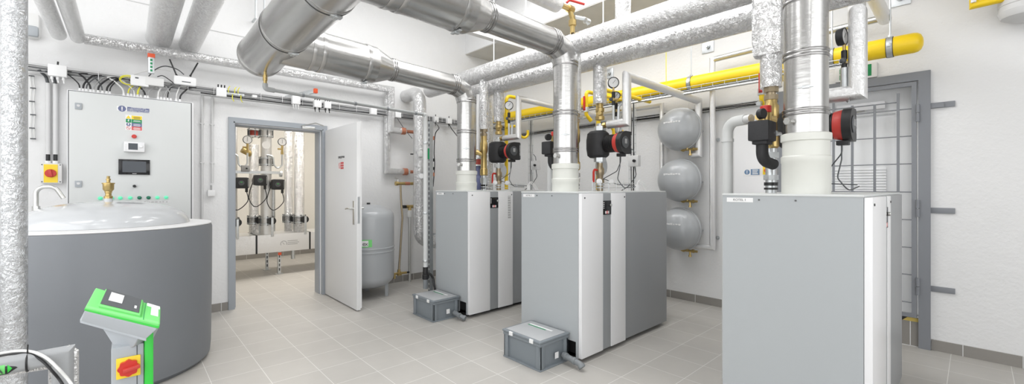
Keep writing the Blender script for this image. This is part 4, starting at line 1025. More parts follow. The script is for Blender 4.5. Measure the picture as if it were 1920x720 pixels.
knob(251.5, 256, .017, 'red', 'red_signal_lamp', .018)
# room thermostat like controller
a, c = cab(232, 266), cab(271, 284)
th = B().box(a.x, c.x, CYF - .045, CYF, c.z - .010, a.z, .004).build('controller_box', 'white_gloss', door)
B().box(a.x + .030, a.x + .092, CYF - .046, CYF - .044, c.z + .008, a.z - .012).build('controller_screen', 'screen', th)
B().cyl((c.x - .024, CYF - .045, (a.z + c.z) / 2), -YA, .011, .012, 16, .002).build('controller_dial', 'white_gloss', th)
b = B()
for k in range(4): b.box(a.x + .008, a.x + .020, CYF - .046, CYF - .045, c.z + .004 + .015 * k, c.z + .008 + .015 * k)
b.build('controller_keys', 'grey_light', th)
# touch panel
a, c = cab(222, 297), cab(281, 325)
th = B().box(a.x, c.x, CYF - .012, CYF, c.z - .014, a.z - .006, .002).build('touch_panel', 'black_gloss', door)
B().box(a.x + .026, c.x - .026, CYF - .0128, CYF - .012, c.z + .006, a.z - .022).build('touch_screen', 'screen', th)
B().box((a.x + c.x) / 2 - .014, (a.x + c.x) / 2 + .014, CYF - .0128, CYF - .012, c.z - .007, c.z - .003).build('maker_plate', 'grey_light', th)
knob(252, 349, .012, 'black', 'selector_knob', .02)
for px, on in ((188, 1), (209, 1), (225.5, 1), (244, 1), (261.5, 0), (278.5, 0), (295, 1), (311.5, 1)):
    p = cab(px, 370); z = 1.205
    l = B().cyl((p.x, CYF, z), -YA, .0155, .006, 20).lathe([(.0135, .006), (.012, .012), (.008, .016), (0, .018)], (p.x, CYF, z), -YA, 20).build('indicator_lamp', 'lamp_green' if on else 'lamp_green_off', door)
a, c = cab(184, 377), cab(320, 382)
b = B().box(a.x, c.x, CYF - .001, CYF, 1.155, 1.177); st = b.build('label_strip', 'grey_light', door)
b = B(); x = a.x + .008
while x < c.x - .02:
    for k in range(3):
        if random.random() < .75: b.box(x + .006 * k, x + .006 * k + .004, CYF - .0016, CYF - .001, 1.159, 1.165); b.box(x + .006 * k, x + .006 * k + .004, CYF - .0016, CYF - .001, 1.167, 1.172)
    x += .026
b.build('strip_lettering', 'cable_grey', st)
for px in (277, 296, 311): knob(px, 390, .0095, 'black', 'key_switch', .016); knob(px, 390, .004, 'sign_white', 'key_switch_core', .019)
# glands on the cabinet top with cables up to the tray
YT = 5.24; ZT = 2.285
gl = B(); gx = []
for px in (150, 156, 162, 170, 176, 184, 192, 200, 206, 232, 240, 246, 252, 258, 264, 272, 277, 296, 302, 308, 314, 320, 330, 337): gx.append(cab(px, 170).x * 1.03)
gx = [x for x in gx if x < cr]
for i, x in enumerate(gx):
    g_ = B().cyl((x, YT - .05, ctop), ZA, .011, .028, 8).cyl((x, YT - .05, ctop + .028), ZA, .008, .012, 8).build('cable_gland', 'sign_white', t)
cols = ['black', 'black', 'dark_grey', 'black', 'cable_grey', 'black', 'dark_grey', 'black', 'black', 'cable_white', 'cable_yellow', 'cable_grey', 'cable_white', 'cable_yellow', 'cable_grey', 'black', 'cable_grey', 'cable_white', 'cable_grey', 'cable_grey', 'black', 'cable_grey', 'cable_white', 'black']
for i, x in enumerate(gx):
    s = random.uniform(.03, .11) * (1 if i % 3 else -1)
    pts = smooth([V((x, YT - .05, ctop + .035)), V((x + s * .1, YT - .05, ctop + .08)), V((x + s * .6, YT - .03, ctop + .14)), V((x + s, YT, ZT + .0)), V((x + s + .05, YT + .01, ZT + .01))], 4)
    tag(B().tube(pts, .0048 + .002 * (i % 2), 6).build('control_cable', cols[i % len(cols)]), 'one of the short cables looping from the cable tray down to the cabinet top', 'cable', 'cables between the tray and the cabinet')
# ---------------------------------------------------------------- cable tray along the north wall
t = thing('cable_tray', 'long cable tray with grey cables along the back wall above the cabinet and the door', 'tray', (1.5, YT, ZT))
x0, x1 = -.60, 4.7
b = B().box(x0, x1, YN - .012, YN - .008, ZT - .035, ZT + .035)
for z in (ZT - .032, ZT + .034): b.tube([(x0, YT - .02, z), (x1, YT - .02, z)], .0022, 5)
b.build('back_rail', 'grey_light', t)
b = B(); x = x0
while x < x1: b.tube([(x, YN - .01, ZT + .036), (x, YT - .025, ZT + .036), (x, YT - .025, ZT - .036), (x, YN - .01, ZT - .036)], .0024, 5); x += .21
b.build('wire_bows', 'sign_white', t)
for k in range(6):
    z = ZT - .024 + .0095 * k
    pts = [V((x0 + (x1 - x0) * j / 24, YT + .01 + random.uniform(-.006, .006), z + random.uniform(-.003, .003))) for j in range(25)]
    B().tube(pts, .0052, 6).build('tray_cable', 'cable_grey' if k not in (0, 3) else 'dark_grey', t)
pts = [V((.55 + (x1 - .55) * j / 20, YT - .02, ZT - .040 + random.uniform(-.003, .003))) for j in range(21)]
B().tube(pts, .007, 6).build('tray_cable', 'black', t)
# junction boxes on the tray
def jbox(px, py, w, h, label, below=3, above=0, bm='black'):
    p = at(px, py, Y=YT - .06)
    t = thing('junction_box', label, 'box', (p.x, YT - .06, p.z - h / 2), 'white junction boxes on the back wall tray')
    B().obox((p.x, YT - .055, p.z), (XA, YA, ZA), (w / 2, .028, h / 2), .005).build('box', 'sign_white', t)
    for k in range(below):
        x = p.x + (k - (below - 1) / 2) * w * .3
        B().cyl((x, YT - .055, p.z - h / 2 - .025), ZA, .009, .027, 8).tube([(x, YT - .055, p.z - h / 2 - .02), (x + .004, YT - .05, p.z - h / 2 - .05)], .005, 6).build('gland', 'sign_white' if bm != 'black' or k % 2 else bm, t)
    for k in range(above):
        x = p.x + (k - (above - 1) / 2) * w * .32
        B().tube([(x, YT - .055, p.z + h / 2 - .004), (x + .002, YT - .055, p.z + h / 2 + .032)], .006, 6).build('gland', 'black', t)
jbox(108, 133, .11, .095, 'largest white junction box above the yellow isolator switch', 3, 1, 'w')
jbox(415, 173, .085, .09, 'white junction box right of the cabinet with three black glands on top', 0, 3)
jbox(477, 181, .045, .026, 'tiny white junction box right of the yellow earth clamps', 0)
jbox(555, 188, .085, .09, 'white junction box over the open door, first of three', 3, 0, 'w')
jbox(595, 195, .08, .08, 'white junction box over the open door, second of three', 3, 3)
jbox(614, 197, .075, .08, 'white junction box over the open door, third of three', 3, 3)
jbox(700, 209, .08, .08, 'white junction box left of the two thin foil downpipes', 0, 2)
jbox(746, 215, .08, .08, 'white junction box left of the thick foil downpipe', 0)
jbox(817, 224, .075, .08, 'white junction box just right of the thick foil downpipe', 1, 1)
jbox(842, 227, .075, .08, 'white junction box left of the rearmost flue pipe', 1, 1)
# earth bar with green yellow wires
p = at(440, 177, Y=YT - .05)
t = thing('earthing_bar', 'galvanised earthing bar with green yellow wires right of the cabinet', 'bar', p)
B().obox(p, (XA, YA, ZA), (.085, .008, .012), .002).build('bar', 'galv', t)
for k in range(5): B().cyl((p.x - .065 + .032 * k, p.y - .006, p.z - .0), -YA, .011, .016, 6).build('clamp_screw', 'galv', t)
for k, (s, d) in enumerate(((-.055, 1), (-.02, -1), (.0, 1), (.03, 1), (.055, -1))):
    B().tube([(p.x + s, p.y - .012, p.z), (p.x + s - .004, p.y - .02, p.z + .05 * d), (p.x + s + .012, p.y - .01, p.z + .075 * d)], .0042, 6, .02).build('earth_wire', 'cable_yellow', t)
# yellow wire ring by the tray
p = at(240, 150, Y=YT - .06)
tag(B().tube([V((p.x + .055 * math.cos(a), p.y - .01 * math.sin(2 * a), p.z + .042 * math.sin(a))) for a in [2 * PI * k / 20 for k in range(21)]], .005, 6).tube([V((p.x + .05 * math.cos(a), p.y + .01, p.z + .036 * math.sin(a) - .004)) for a in [2 * PI * k / 20 for k in range(21)]], .004, 6).build('wire_coil', 'cable_yellow'), 'coil of green yellow wire hanging on the tray above the cabinet', 'cable')
# electronics on the tray: white module, grey box, router
p = at(262, 152, Y=YT - .07); t = thing('network_module', 'small white module with ventilation slots on the tray left of the router', 'device', p)
B().obox(p, (XA, YA, ZA), (.062, .02, .046), .004).build('case', 'sign_white', t); B().obox(p + V((-.02, -.021, .022)), (XA, YA, ZA), (.012, .001, .006)).build('socket', 'dark_grey', t)
p = at(290, 154, Y=YT - .07); tag(B().obox(p, (XA, YA, ZA), (.066, .022, .036), .004).build('splitter_box', 'cable_white'), 'light grey box lying on the tray directly left of the router', 'device')
p = at(347, 152, Y=YT - .07)
t = thing('router', 'white router with two black antennas standing on the tray', 'router', (p.x, p.y, p.z - .045))
B().obox(p, (XA, YA, ZA), (.088, .022, .042), .016).build('case', 'sign_white', t)
B().obox(p + V((.008, -.0225, -.012)), (XA, YA, ZA), (.034, .001, .004)).build('slot', 'dark_grey', t)
for (qx, qy, q2x, q2y) in ((331, 141, 318, 111), (357, 142, 371, 118)):
    a, c = at(qx, qy, Y=YT - .06), at(q2x, q2y, Y=YT - .04)
    B().tube([a, c], .0065, 8).ball(a, .010, 10).build('antenna', 'black', t)
tag(B().tube(smooth([at(279, 143, Y=YT - .03), at(292, 130, Y=YT - .03), at(310, 124, Y=YT - .03), at(332, 130, Y=YT - .03), at(345, 140, Y=YT - .03)]), .005, 6).build('network_cable', 'dark_grey'), 'dark cable arching over the grey box to the router', 'cable')
tag(B().tube(smooth([at(241, 146, Y=YT - .02), at(262, 136, Y=YT - .02), at(296, 130, Y=YT - .02), at(320, 133, Y=YT - .02)]), .005, 6).build('network_cable', 'cable_white'), 'pale cable arching behind the white module above the cabinet', 'cable')
tag(B().tube(smooth([at(295, 144, Y=YT - .04), at(305, 142, Y=YT - .04), at(318, 150, Y=YT - .04), at(328, 158, Y=YT - .04)]), .004, 6).build('network_cable', 'black'), 'black cable sagging between the grey box and the router', 'cable')
# wall bits left of the cabinet
WY = YN
c = at(97, 325, Y=WY - .06)
t = thing('isolator_switch', 'wall mounted isolator box with yellow plate and red rotary knob left of the cabinet', 'switch', (c.x, WY - .03, c.z - .09))
B().box(c.x - .064, c.x + .060, WY - .07, WY - .001, c.z - .085, c.z + .085, .006).build('box', 'cable_white', t)
B().box(c.x - .045, c.x + .036, WY - .073, WY - .069, c.z - .078, c.z + .075).build('yellow_plate', 'yellow_sign', t)
B().cyl((c.x - .005, WY - .073, c.z), -YA, .034, .016, 24, .003).build('knob_base', 'red', t)
B().obox((c.x - .005, WY - .095, c.z), ((XA + ZA * .15).normalized(), YA, (ZA - XA * .15).normalized()), (.009, .012, .030), .003).build('knob', 'pump_red', t)
for dx, dz in ((-.055, .072), (.050, .072), (-.055, -.072), (.050, -.072)): B().cyl((c.x + dx, WY - .072, c.z + dz), YA, .005, .002, 8).build('screw', 'dark_grey', t)
for px, lab in ((90, 'left one of the two grey conduits rising from the yellow isolator switch'), (104, 'right one of the two grey conduits rising from the yellow isolator switch')):
    x = at(px, 250, Y=WY - .03).x; zb = at(px, 306, Y=WY - .03).z
    t = thing('conduit', lab, 'conduit', (x, WY - .03, zb), 'conduits of the isolator switch')
    B().cyl((x, WY - .03, zb + .075), ZA, .016, ZT - .10 - zb - .075, 12).build('tube', 'grey_light', t)
    B().cyl((x, WY - .03, zb + .018), ZA, .013, .06, 10).build('cable_end', 'black', t)
    B().cyl((x, WY - .03, zb - .01), ZA, .019, .03, 8).build('gland', 'sign_white', t)
    B().tube([(x, WY - .03, ZT - .11), (x - .01, WY - .03, ZT - .05), (x - .045, YT, ZT - .01)], .011, 8, .03).build('cable_top', 'dark_grey', t)
pts = [at(56, 142, Y=WY - .02), at(59, 165, Y=WY - .02), at(57, 190, Y=WY - .02), at(59, 215, Y=WY - .02), at(57, 240, Y=WY - .02), at(59, 260, Y=WY - .02)]
t = thing('wall_cable', 'thin white cable clipped to the wall beside the tall foil pipe', 'cable', pts[-1])
B().tube(pts, .004, 6).tube([p + XA * .018 for p in pts], .004, 6).build('cable', 'cable_white', t)
for p in pts: B().obox(p + XA * .009, (XA, YA, ZA), (.016, .006, .005), .001).build('clip', 'dark_grey', t)
p = at(60, 48, Y=WY - .06)
t = thing('wall_lamp', 'small white and grey oval wall lamp half behind the tall foil pipe', 'lamp', p)
B().obox(p + V((0, .02, 0)), (XA, YA, ZA), (.045, .038, .105), .03).build('housing', 'cable_white', t); B().obox(p + V((0, .0, -.05)), (XA, YA, ZA), (.040, .038, .045), .02).build('grey_lens', 'grey_plastic', t)
# conduits right of the cabinet and a small socket
for px, pyb, lab in ((379, 415, 'long grey conduit on the wall just right of the cabinet'), (398, 343, 'shorter grey conduit ending at the small white wall socket')):
    x = at(px, 250, Y=WY - .015).x; zb = at(px, pyb, Y=WY - .015).z
    t = thing('conduit', lab, 'conduit', (x, WY - .015, zb)); B().cyl((x, WY - .015, zb), ZA, .0105, ZT - .05 - zb, 10).build('tube', 'grey_light', t)
    for z in (1.55, 1.95): B().obox((x, WY - .012, z), (XA, YA, ZA), (.020, .012, .006), .002).build('clip', 'grey_light', t)
p = at(396, 362, Y=WY - .02); t = thing('wall_socket', 'small white socket box on the wall right of the cabinet', 'socket', p)
B().obox(p, (XA, YA, ZA), (.032, .02, .032), .005).build('box', 'sign_white', t); B().cyl(p + V((0, 0, .030)), ZA, .008, .05, 8).build('gland', 'cable_grey', t)
# strut brackets with orange end caps
def strut(p, q, lab, h=.02):
    p, q = V(p), V(q); d = (q - p).normalized(); s = d.cross(ZA).normalized()
    t = thing('strut_bracket', lab, 'bracket', q, 'strut brackets with orange end caps')
    B().obox((p + q) / 2, (d, s, ZA), ((q - p).length / 2, .018, h), .002).build('channel', 'galv', t)
    B().obox(p - d * .012, (d, s, ZA), (.014, .021, h + .003), .003).build('end_cap', 'orange_red', t)
a = at(285, 100, Y=4.95); t = thing('strut_bracket', 'galvanised strut hanging under the foil line above the cabinet, orange end cap on top', 'bracket', a)
B().obox((a.x, 5.10, a.z - .075), (XA, YA, ZA), (.022, .02, .075), .002).build('channel', 'galv', t)
for k in range(4): B().obox((a.x, 5.079, a.z - .03 - .032 * k), (XA, YA, ZA), (.008, .001, .010)).build('slot', 'green_dark', t)
B().obox((a.x, 5.10, a.z + .012), (XA, YA, ZA), (.026, .024, .018), .003).build('end_cap', 'orange_red', t)
a = at(590, 171, Y=5.02); a2 = at(536, 184, Y=YN); strut(a, a2, 'galvanised strut with orange end cap on the wall above the open door', .022)
# hanger at the top edge left of the wide duct
p = at(480, 33, Y=YN - .15); q = at(480, -20, Y=YN - .15)
tag(B().tube([(p.x, YN - .15, q.z + .3), (p.x, YN - .15, p.z), (p.x, YN, p.z)], .012, 8).tube([(p.x + .08, YN - .15, q.z + .3), (p.x + .08, YN - .15, p.z + .1), (p.x + .08, YN, p.z + .1)], .010, 8).build('pipe_hanger', 'galv'), 'pale steel pipe hanger at the top edge left of the wide duct', 'hanger')

# ---------------------------------------------------------------- foil pipes on the north wall
NY = 5.20
pa, pb = at(158, 70, Y=NY), at(733, 170, Y=NY); zn = (pa.z + pb.z) / 2
up_, lo_ = at(738, 244, Y=NY), at(726, 321, Y=5.27)
XV, YV = 2.87, 4.95
fpipe('insulated_pipe', 'long thin foil pipe running along the back wall from the cabinet to the thick downpipe', 'pipe', [(pa.x, NY, zn), (pb.x, NY, zn), (pb.x, NY, up_.z), (pb.x + .21, NY, up_.z)], .046, 'foil_coarse')
fpipe('insulated_pipe', 'thin foil pipe dropping left of its twin and ending in a lower copper stub', 'pipe', [(lo_.x, 5.27, zn), (lo_.x, 5.27, lo_.z), (lo_.x + .32, 5.27, lo_.z)], .040, 'foil_coarse')
for (x, y, z, lab) in ((pb.x + .21, NY, up_.z, 'upper copper pipe stub with orange tape beside the thick downpipe'), (lo_.x + .30, 5.27, lo_.z, 'lower copper pipe stub with orange tape beside the thick downpipe')):
    tag(B().cyl((x, y, z), XA, .022, .12, 14).cyl((x - .07, y, z), XA, .048, .06, 16).build('copper_stub', 'copper_orange'), lab, 'pipe')
fpipe('insulated_pipe', 'leftmost foil pipe coming forward overhead from the back wall line', 'pipe', [(at(110, 71, Y=NY).x, NY, zn), (at(110, 71, Y=NY).x, -1, zn + .03)], .050, 'foil_coarse')
fpipe('insulated_pipe', 'second foil pipe from the left coming forward overhead from the back wall line', 'pipe', [(at(146, 72, Y=NY).x, NY, zn), (at(146, 72, Y=NY).x, -1, zn + .03)], .050, 'foil_coarse')
fpipe('insulated_pipe', 'thick foil pipe overhead above the router, the left one of two', 'pipe', [(.236, YN - .002, 2.74), (.236, -1, 2.78)], .100, 'foil_coarse')
fpipe('insulated_pipe', 'thick foil pipe overhead right of its twin above the router', 'pipe', [(.472, YN - .002, 2.73), (.472, -1, 2.78)], .088, 'foil_coarse')
t = thing('insulated_pipe', 'thick foil wrapped downpipe with elbows top and bottom left of the rearmost boiler', 'pipe', (XV, YV, .6))
B().tube([(XV, YN - .002, 2.56), (XV, YV, 2.56), (XV, YV, .58), (3.7, YV, .54)], .085, 28, .16, 6).build('insulation', 'foil_coarse', t)
b = thing('flanged_valve', 'flanged valve with red body behind the rearmost boiler', 'valve', (3.15, YV, .56))
B().cyl((3.09, YV, .575), XA, .105, .022, 24).cyl((3.17, YV, .572), XA, .105, .022, 24).build('flange', 'galv', b); B().cyl((3.112, YV, .572), XA, .085, .06, 24).build('valve_body', 'red', b)
B().cyl((3.14, YV, .64), ZA, .012, .22, 8).build('stem', 'dark_grey', b)
# post: perforated strut
t = thing('strut_post', 'perforated galvanised strut post beside the white drain downpipe', 'post', (2.494, 4.07, 0))
B().box(2.474, 2.514, 4.05, 4.09, 0, 2.03).build('channel', 'galv', t)
b = B()
for k in range(36): b.box(2.4725, 2.4745, 4.062, 4.078, .08 + .054 * k, .112 + .054 * k)
b.build('slot_row', 'dark_grey', t)
B().box(2.455, 2.533, 4.03, 4.11, 0, .008).build('foot_plate', 'galv', t)
t = thing('cable', 'black cable and brass fittings hanging beside the strut post', 'cable', (2.62, 4.2, 1.3))
pts = smooth([at(818, 226, Y=YT), at(818, 232, D=5.3), at(823, 240, D=5.0), at(816, 252, D=5.0), at(814, 285, D=5.0), at(815, 310, D=5.0), at(812, 350, D=5.0)])
B().tube(pts, .006, 6).build('cable', 'black', t)
for py in (259, 327): B().obox(at(812.5, py, D=5.0), (XA, YA, ZA), (.012, .012, .022), .003).build('brass_joint', 'copper_orange', t)
for py in (300, 316): B().obox(at(812, py, D=5.0), (XA, YA, ZA), (.014, .012, .018), .003).build('black_joint', 'black', t)
p = at(794, 290, D=4.72); tag(B().obox((2.43, 4.02, p.z), (XA, YA, ZA), (.009, .02, .058), .003).build('green_module', 'green_dark'), 'narrow green module clipped between the downpipe and the strut post', 'device')
p = at(788, 289, D=5.50); t = thing('pipe_sensor', 'small white sensor with black lead on the thick foil downpipe', 'sensor', p)
B().obox(p, (XA, YA, ZA), (.025, .02, .035), .004).build('body', 'cable_white', t); B().tube([p, at(770, 289, D=5.6)], .008, 8).build('lead', 'black', t)
p = at(790, 330, D=5.49); t = thing('pressure_gauge', 'small round gauge on the thick foil downpipe', 'gauge', p)
n = V((-.45, -.9, 0)).normalized(); B().cyl(p, n, .035, .025, 24).build('case', 'galv', t); B().cyl(p + n * .025, n, .030, .002, 24).build('dial', 'sign_white', t)
# tap with copper line to the floor vessel, and silver foot pipe
pA = at(746, 344, Y=5.15); pB = at(776, 345, Y=5.15); pE = at(748, 508, Y=5.0)
t = thing('fill_tap', 'brass tap with orange tape feeding the thin copper line beside the vessel', 'tap', pA)
B().tube([pA - XA * .03, (pB.x, 5.15, pA.z)], .020, 12).cyl(pA - XA * .035, XA, .028, .04, 8).build('tap_body', 'brass', t)
B().cyl(pA + XA * .10, XA, .0225, .07, 14).build('orange_tape', 'copper_orange', t)
B().tube([pA + V((0, 0, .01)), pA + V((0, 0, .06)), pA + V((-.06, -.02, .075))], .007, 8).build('tap_lever', 'thin_steel', t)
pK = at(751, 356, Y=5.15)
tag(B().tube([(pK.x, 5.15, pA.z), (pK.x, 5.14, pK.z - .1), (pK.x - .01, 5.08, .9), (pE.x, 5.0, pE.z)], .013, 12, .2).build('copper_line', 'brass_pale'), 'thin copper line from the tap down to the floor vessel', 'pipe')
t = thing('vessel_valve', 'brass valve assembly low between the vessel and the copper line', 'valve', (pE.x, 5.0, pE.z - .08))
q = at(738, 514, Y=5.0); q2 = at(762, 511, Y=5.0)
B().tube([q, (pE.x, 5.0, q.z), q2], .016, 12).cyl((pE.x - .02, 5.0, q.z - .005), XA, .026, .05, 8).cyl(q + V((.015, 0, -.06)), ZA, .014, .06, 8).cyl((pE.x, 5.0, q.z), ZA, .02, .05, 8).build('body', 'brass', t)
B().cyl(q2, XA, .013, .04, 8).build('cap', 'black', t)
fx = at(768, 528, Z=0)
t = thing('foot_pipe', 'silver pipe rising from the floor to a brass tee left of the thick downpipe', 'pipe', (fx.x, fx.y, 0))
zt = at(768, 405, D=(fx).dot(FW)).z
B().cyl((fx.x, fx.y, 0), ZA, .019, zt, 16).build('pipe', 'thin_steel', t)
B().cyl((fx.x, fx.y, zt - .02), ZA, .034, .10, 20, .008).build('white_collar', 'cable_white', t)
B().tube([(fx.x - .06, fx.y, zt + .13), (fx.x + .09, fx.y, zt + .13)], .022, 12).cyl((fx.x, fx.y, zt + .075), ZA, .024, .06, 8).build('brass_tee', 'brass', t)
B().cyl((fx.x - .10, fx.y, zt + .13), XA, .022, .05, 12).build('black_cap', 'black', t)
# ---------------------------------------------------------------- floor expansion vessel
vx, vy, vr = 2.156, 4.925, .298
t = thing('floor_vessel', 'grey upright expansion vessel on legs standing behind the open door leaf', 'vessel', (vx, vy, 0))
prof = [(0, .085)] + [(vr * math.sin(PI / 2 * k / 8), .235 - .15 * math.cos(PI / 2 * k / 8)) for k in range(1, 9)] + [(vr, .53), (vr + .006, .534), (vr + .006, .546), (vr, .55), (vr, .575), (vr + .006, .579), (vr + .006, .591), (vr, .595), (vr, .93)] + [(vr * math.cos(PI / 2 * k / 8), .95 + .145 * math.sin(PI / 2 * k / 8)) for k in range(1, 8)] + [(0, 1.095)]
B().lathe(prof, (vx, vy, 0), ZA, 64).build('shell', 'vessel_grey', t)
for a in (-.95, 1.15, 3.25):
    d = V((math.cos(a), math.sin(a), 0)); s = ZA.cross(d); c = V((vx, vy, .085)) + d * (vr - .06)
    B().obox(c + ZA * .0, (d, s, ZA), (.018, .003, .085)).obox(c + s * .02 , (d, s, ZA), (.003, .022, .085)).build('leg', 'vessel_grey', t)
B().cyl((vx, vy, 1.093), ZA, .02, .02, 12).build('top_valve', 'black', t)
# green name plate wrapped on the shell, facing the camera
a0 = math.atan2(-vy, -vx)
def wrap(aa, ab, z0, z1, off, nm, m, par):
    bb = B(); N = 10; r = vr + off; lo = []; hi = []
    for k in range(N + 1):
        a = aa + (ab - aa) * k / N
        lo.append(bb.bm.verts.new((vx + r * math.cos(a), vy + r * math.sin(a), z0))); hi.append(bb.bm.verts.new((vx + r * math.cos(a), vy + r * math.sin(a), z1)))
    for k in range(N): bb.bm.faces.new((lo[k], lo[k + 1], hi[k + 1], hi[k]))
    return bb.build(nm, m, par)
zl = .615
gp_ = wrap(a0 - .65, a0 + .13, zl, zl + .085, .002, 'name_plate', 'green_light', t)
wrap(a0 - .58, a0 - .0, zl + .010, zl + .075, .003, 'white_field', 'sign_white', gp_)
for k, ch in enumerate('reflex'):
    a = a0 - .54 + (.49 / 5.2) * k
    d = V((math.cos(a), math.sin(a), 0)); B().mesh_text(ch, V((vx, vy, zl + .040)) + d * (vr + .0035), ZA.cross(d), ZA, .066, .0008).build('letter', 'text_grey', gp_)
# ---------------------------------------------------------------- neutralisation boxes
def drain_box(x0, x1, y0, y1, h, lab, pl):
    t = thing('drain_box', lab, 'box', ((x0 + x1) / 2, (y0 + y1) / 2, 0), 'grey lidded drain boxes beside the boilers')
    m = .014
    B().box(x0 + m, x1 - m, y0 + m, y1 - m, .0, h * .82, .004).box(x0 - .004, x1 + .004, y0 - .004, y1 + .004, .0, .012, .003).box(x0 - .004, x1 + .004, y0 - .004, y1 + .004, h * .82, h * .92, .004).build('bin', 'bin_grey', t)
    for (xx, yy) in ((x0, y0), (x0, y1), (x1, y0), (x1, y1)):
        sx = 1 if xx == x0 else -1; sy = 1 if yy == y0 else -1
        B().box(xx, xx + sx * .045, yy, yy + sy * .016, .012, h * .82, .003).box(xx, xx + sx * .016, yy, yy + sy * .045, .012, h * .82, .003).build('corner_rib', 'bin_grey', t)
    lid = B().box(x0 - .010, x1 + .008, y0 - .010, y1 + .010, h * .93, h + .0, .006).build('lid', 'bin_grey', t)
    B().box(x0 + .012, x1 - .014, y0 + .012, y1 - .012, h - .001, h + .004, .003).build('lid_panel', 'bin_lid', lid)
    B().box(x1 - .085, x1 - .066, y0 + .09, y1 - .06, h + .0042, h + .005).build('white_sticker', 'sign_white', lid)
    B().box(x1 - .100, x1 - .087, y0 + .14, y1 - .06, h + .0042, h + .005).build('green_sticker', 'green_dark', lid)
    for f in (.2, .76):
        y = y0 + (y1 - y0) * f; B().box(x0 - .016, x0 - .006, y - .018, y + .018, h * .88, h + .003, .002).build('lid_clip', 'sign_white', lid)
    px0 = x1 - .10
    B().box(px0 - .05, px0 - .012, y0 - .0055, y0 - .0045, .055, .10).build('paper_label', 'sign_white', t)
    pp = B().tube(pl, .021, 16, .045, 5)
    a = V(pl[0]); d = (V(pl[1]) - a).normalized()
    pp.ring(a + d * .03, d, .021, .005, .02, 16).ring(a + d * .11, d, .021, .005, .025, 16)
    q = V(pl[-1]); dq_ = (q - V(pl[-2])).normalized(); pp.ring(q - dq_ * .012, dq_, .021, .005, .022, 16)
    pp.build('outlet_pipe', 'pvc_grey', t)
drain_box(2.145, 2.445, 2.055, 2.44, .212, 'grey lidded plastic box with outlet pipe beside the middle boiler', [(2.385, 2.05, .062), (2.378, 1.885, .045), (2.378, 1.865, .026)])
drain_box(2.175, 2.472, 3.50, 3.88, .205, 'grey lidded plastic box with outlet pipe beside the rearmost boiler', [(2.41, 3.49, .055), (2.40, 3.40, .050), (2.43, 3.33, .026)])

# extra pipework left of and behind the rearmost boiler pump
p = at(917, 200, Y=4.1)
fpipe('insulated_pipe', 'foil pipe standing behind the strainer riser of the rearmost boiler', 'pipe', [(p.x, 4.1, 0), (p.x, 4.1, 2.52), (XL, 4.1, 2.52)], .052, 'foil')
p = at(897, 342, D=5.0)
t = thing('sludge_filter', 'dark blue filter body with red flange right of the rearmost flue', 'filter', (p.x, p.y, 1.27))
B().lathe([(.05, 0), (.06, .02), (.06, .13), (.045, .16), (.03, .17), (.03, .30)], (p.x, p.y, 1.27), ZA, 20).build('body', 'blue_sign', t)
B().cyl((p.x, p.y, 1.55), ZA, .06, .016, 20).cyl((p.x, p.y, 1.63), ZA, .06, .016, 20).build('flange', 'galv', t)
B().cyl((p.x, p.y, 1.566), ZA, .052, .064, 20).build('red_ring', 'flange_red', t)
B().cyl((p.x, p.y, 1.646), ZA, .028, .75, 14).build('pipe', 'foil_matt', t)
tag(B().tube([at(842, 233, Y=YT - .04), at(847, 242, Y=YT - .08), at(858, 256, Y=YT - .1), at(880, 268, Y=YT - .1)], .006, 6).build('signal_cable', 'black'), 'black cable slanting from the last junction box to the rearmost flue', 'cable')
tag(B().tube([at(745, 222, Y=YT - .04), at(758, 242, Y=YT - .06), at(773, 260, Y=YT - .1)], .004, 6).build('signal_cable', 'dark_grey'), 'thin dark cable slanting down behind the upper copper stub', 'cable')
# ---------------------------------------------------------------- room behind the door: insulated manifold with pumps
MY0, MY1, MZ0, MZ1 = 7.0, 7.55, .335, .60
t = thing('distribution_manifold', 'long white insulated manifold box seen through the open door', 'manifold', (2.3, 7.3, MZ0))
B().box(.9, 3.6, MY0, MY1, MZ0, MZ1, .004).build('insulated_box', 'foil_matt', t)
for px in (481, 581):
    x = at(px, 450, Y=MY0).x
    B().box(x - .012, x + .012, MY0 - .002, MY1 + .002, MZ0 - .002, MZ1 + .002).build('black_strap', 'black', t)
c = at(532, 457, Y=MY0 - .002)
g_ = B()
for k in range(14):
    a1, a2 = PI * (-.15 + 1.3 * k / 14), PI * (-.15 + 1.3 * (k + 1) / 14)
    g_.prism([(.045 * math.cos(a1), .045 * math.sin(a1)), (.045 * math.cos(a2), .045 * math.sin(a2)), (.038 * math.cos(a2), .038 * math.sin(a2)), (.038 * math.cos(a1), .038 * math.sin(a1))], c, XA, ZA, -YA, .001)
g_.prism([(-.02, .02), (-.015, .024), (.012, -.012), (.006, -.014)], c, XA, ZA, -YA, .001).build('printed_emblem', 'cable_grey', t)
b = B(); c = at(550, 454, Y=MY0 - .001)
for k in range(3): b.box(c.x - .08, c.x + .06 + .02 * (k % 2), MY0 - .002, MY0, c.z + .02 - .025 * k, c.z + .028 - .025 * k)
b.build('printed_lines', 'cable_grey', t)
for (x, y) in ((at(501, 490, Y=7.5).x, 7.5), (at(524, 500, Y=7.02).x, 7.02)):
    s = B().box(x - .02, x + .02, y, y + .04, 0, MZ0).box(x - .05, x + .05, y - .02, y + .06, 0, .008); s = s.build('stand_leg', 'galv', t)
    for k in range(4): B().box(x - .008, x + .008, y - .0015, y, .05 + .065 * k, .09 + .065 * k).build('leg_slot', 'dark_grey', s)
B().box(at(524, 500, Y=7.02).x - .022, at(524, 500, Y=7.02).x + .022, 7.0, 7.012, .285, .325).build('orange_cap', 'orange_red', t)
B().cyl((1.93, 7.2, .18), ZA, .03, .16, 12).build('drain_stub', 'galv', t)
YF_, YB_ = 7.13, 7.42
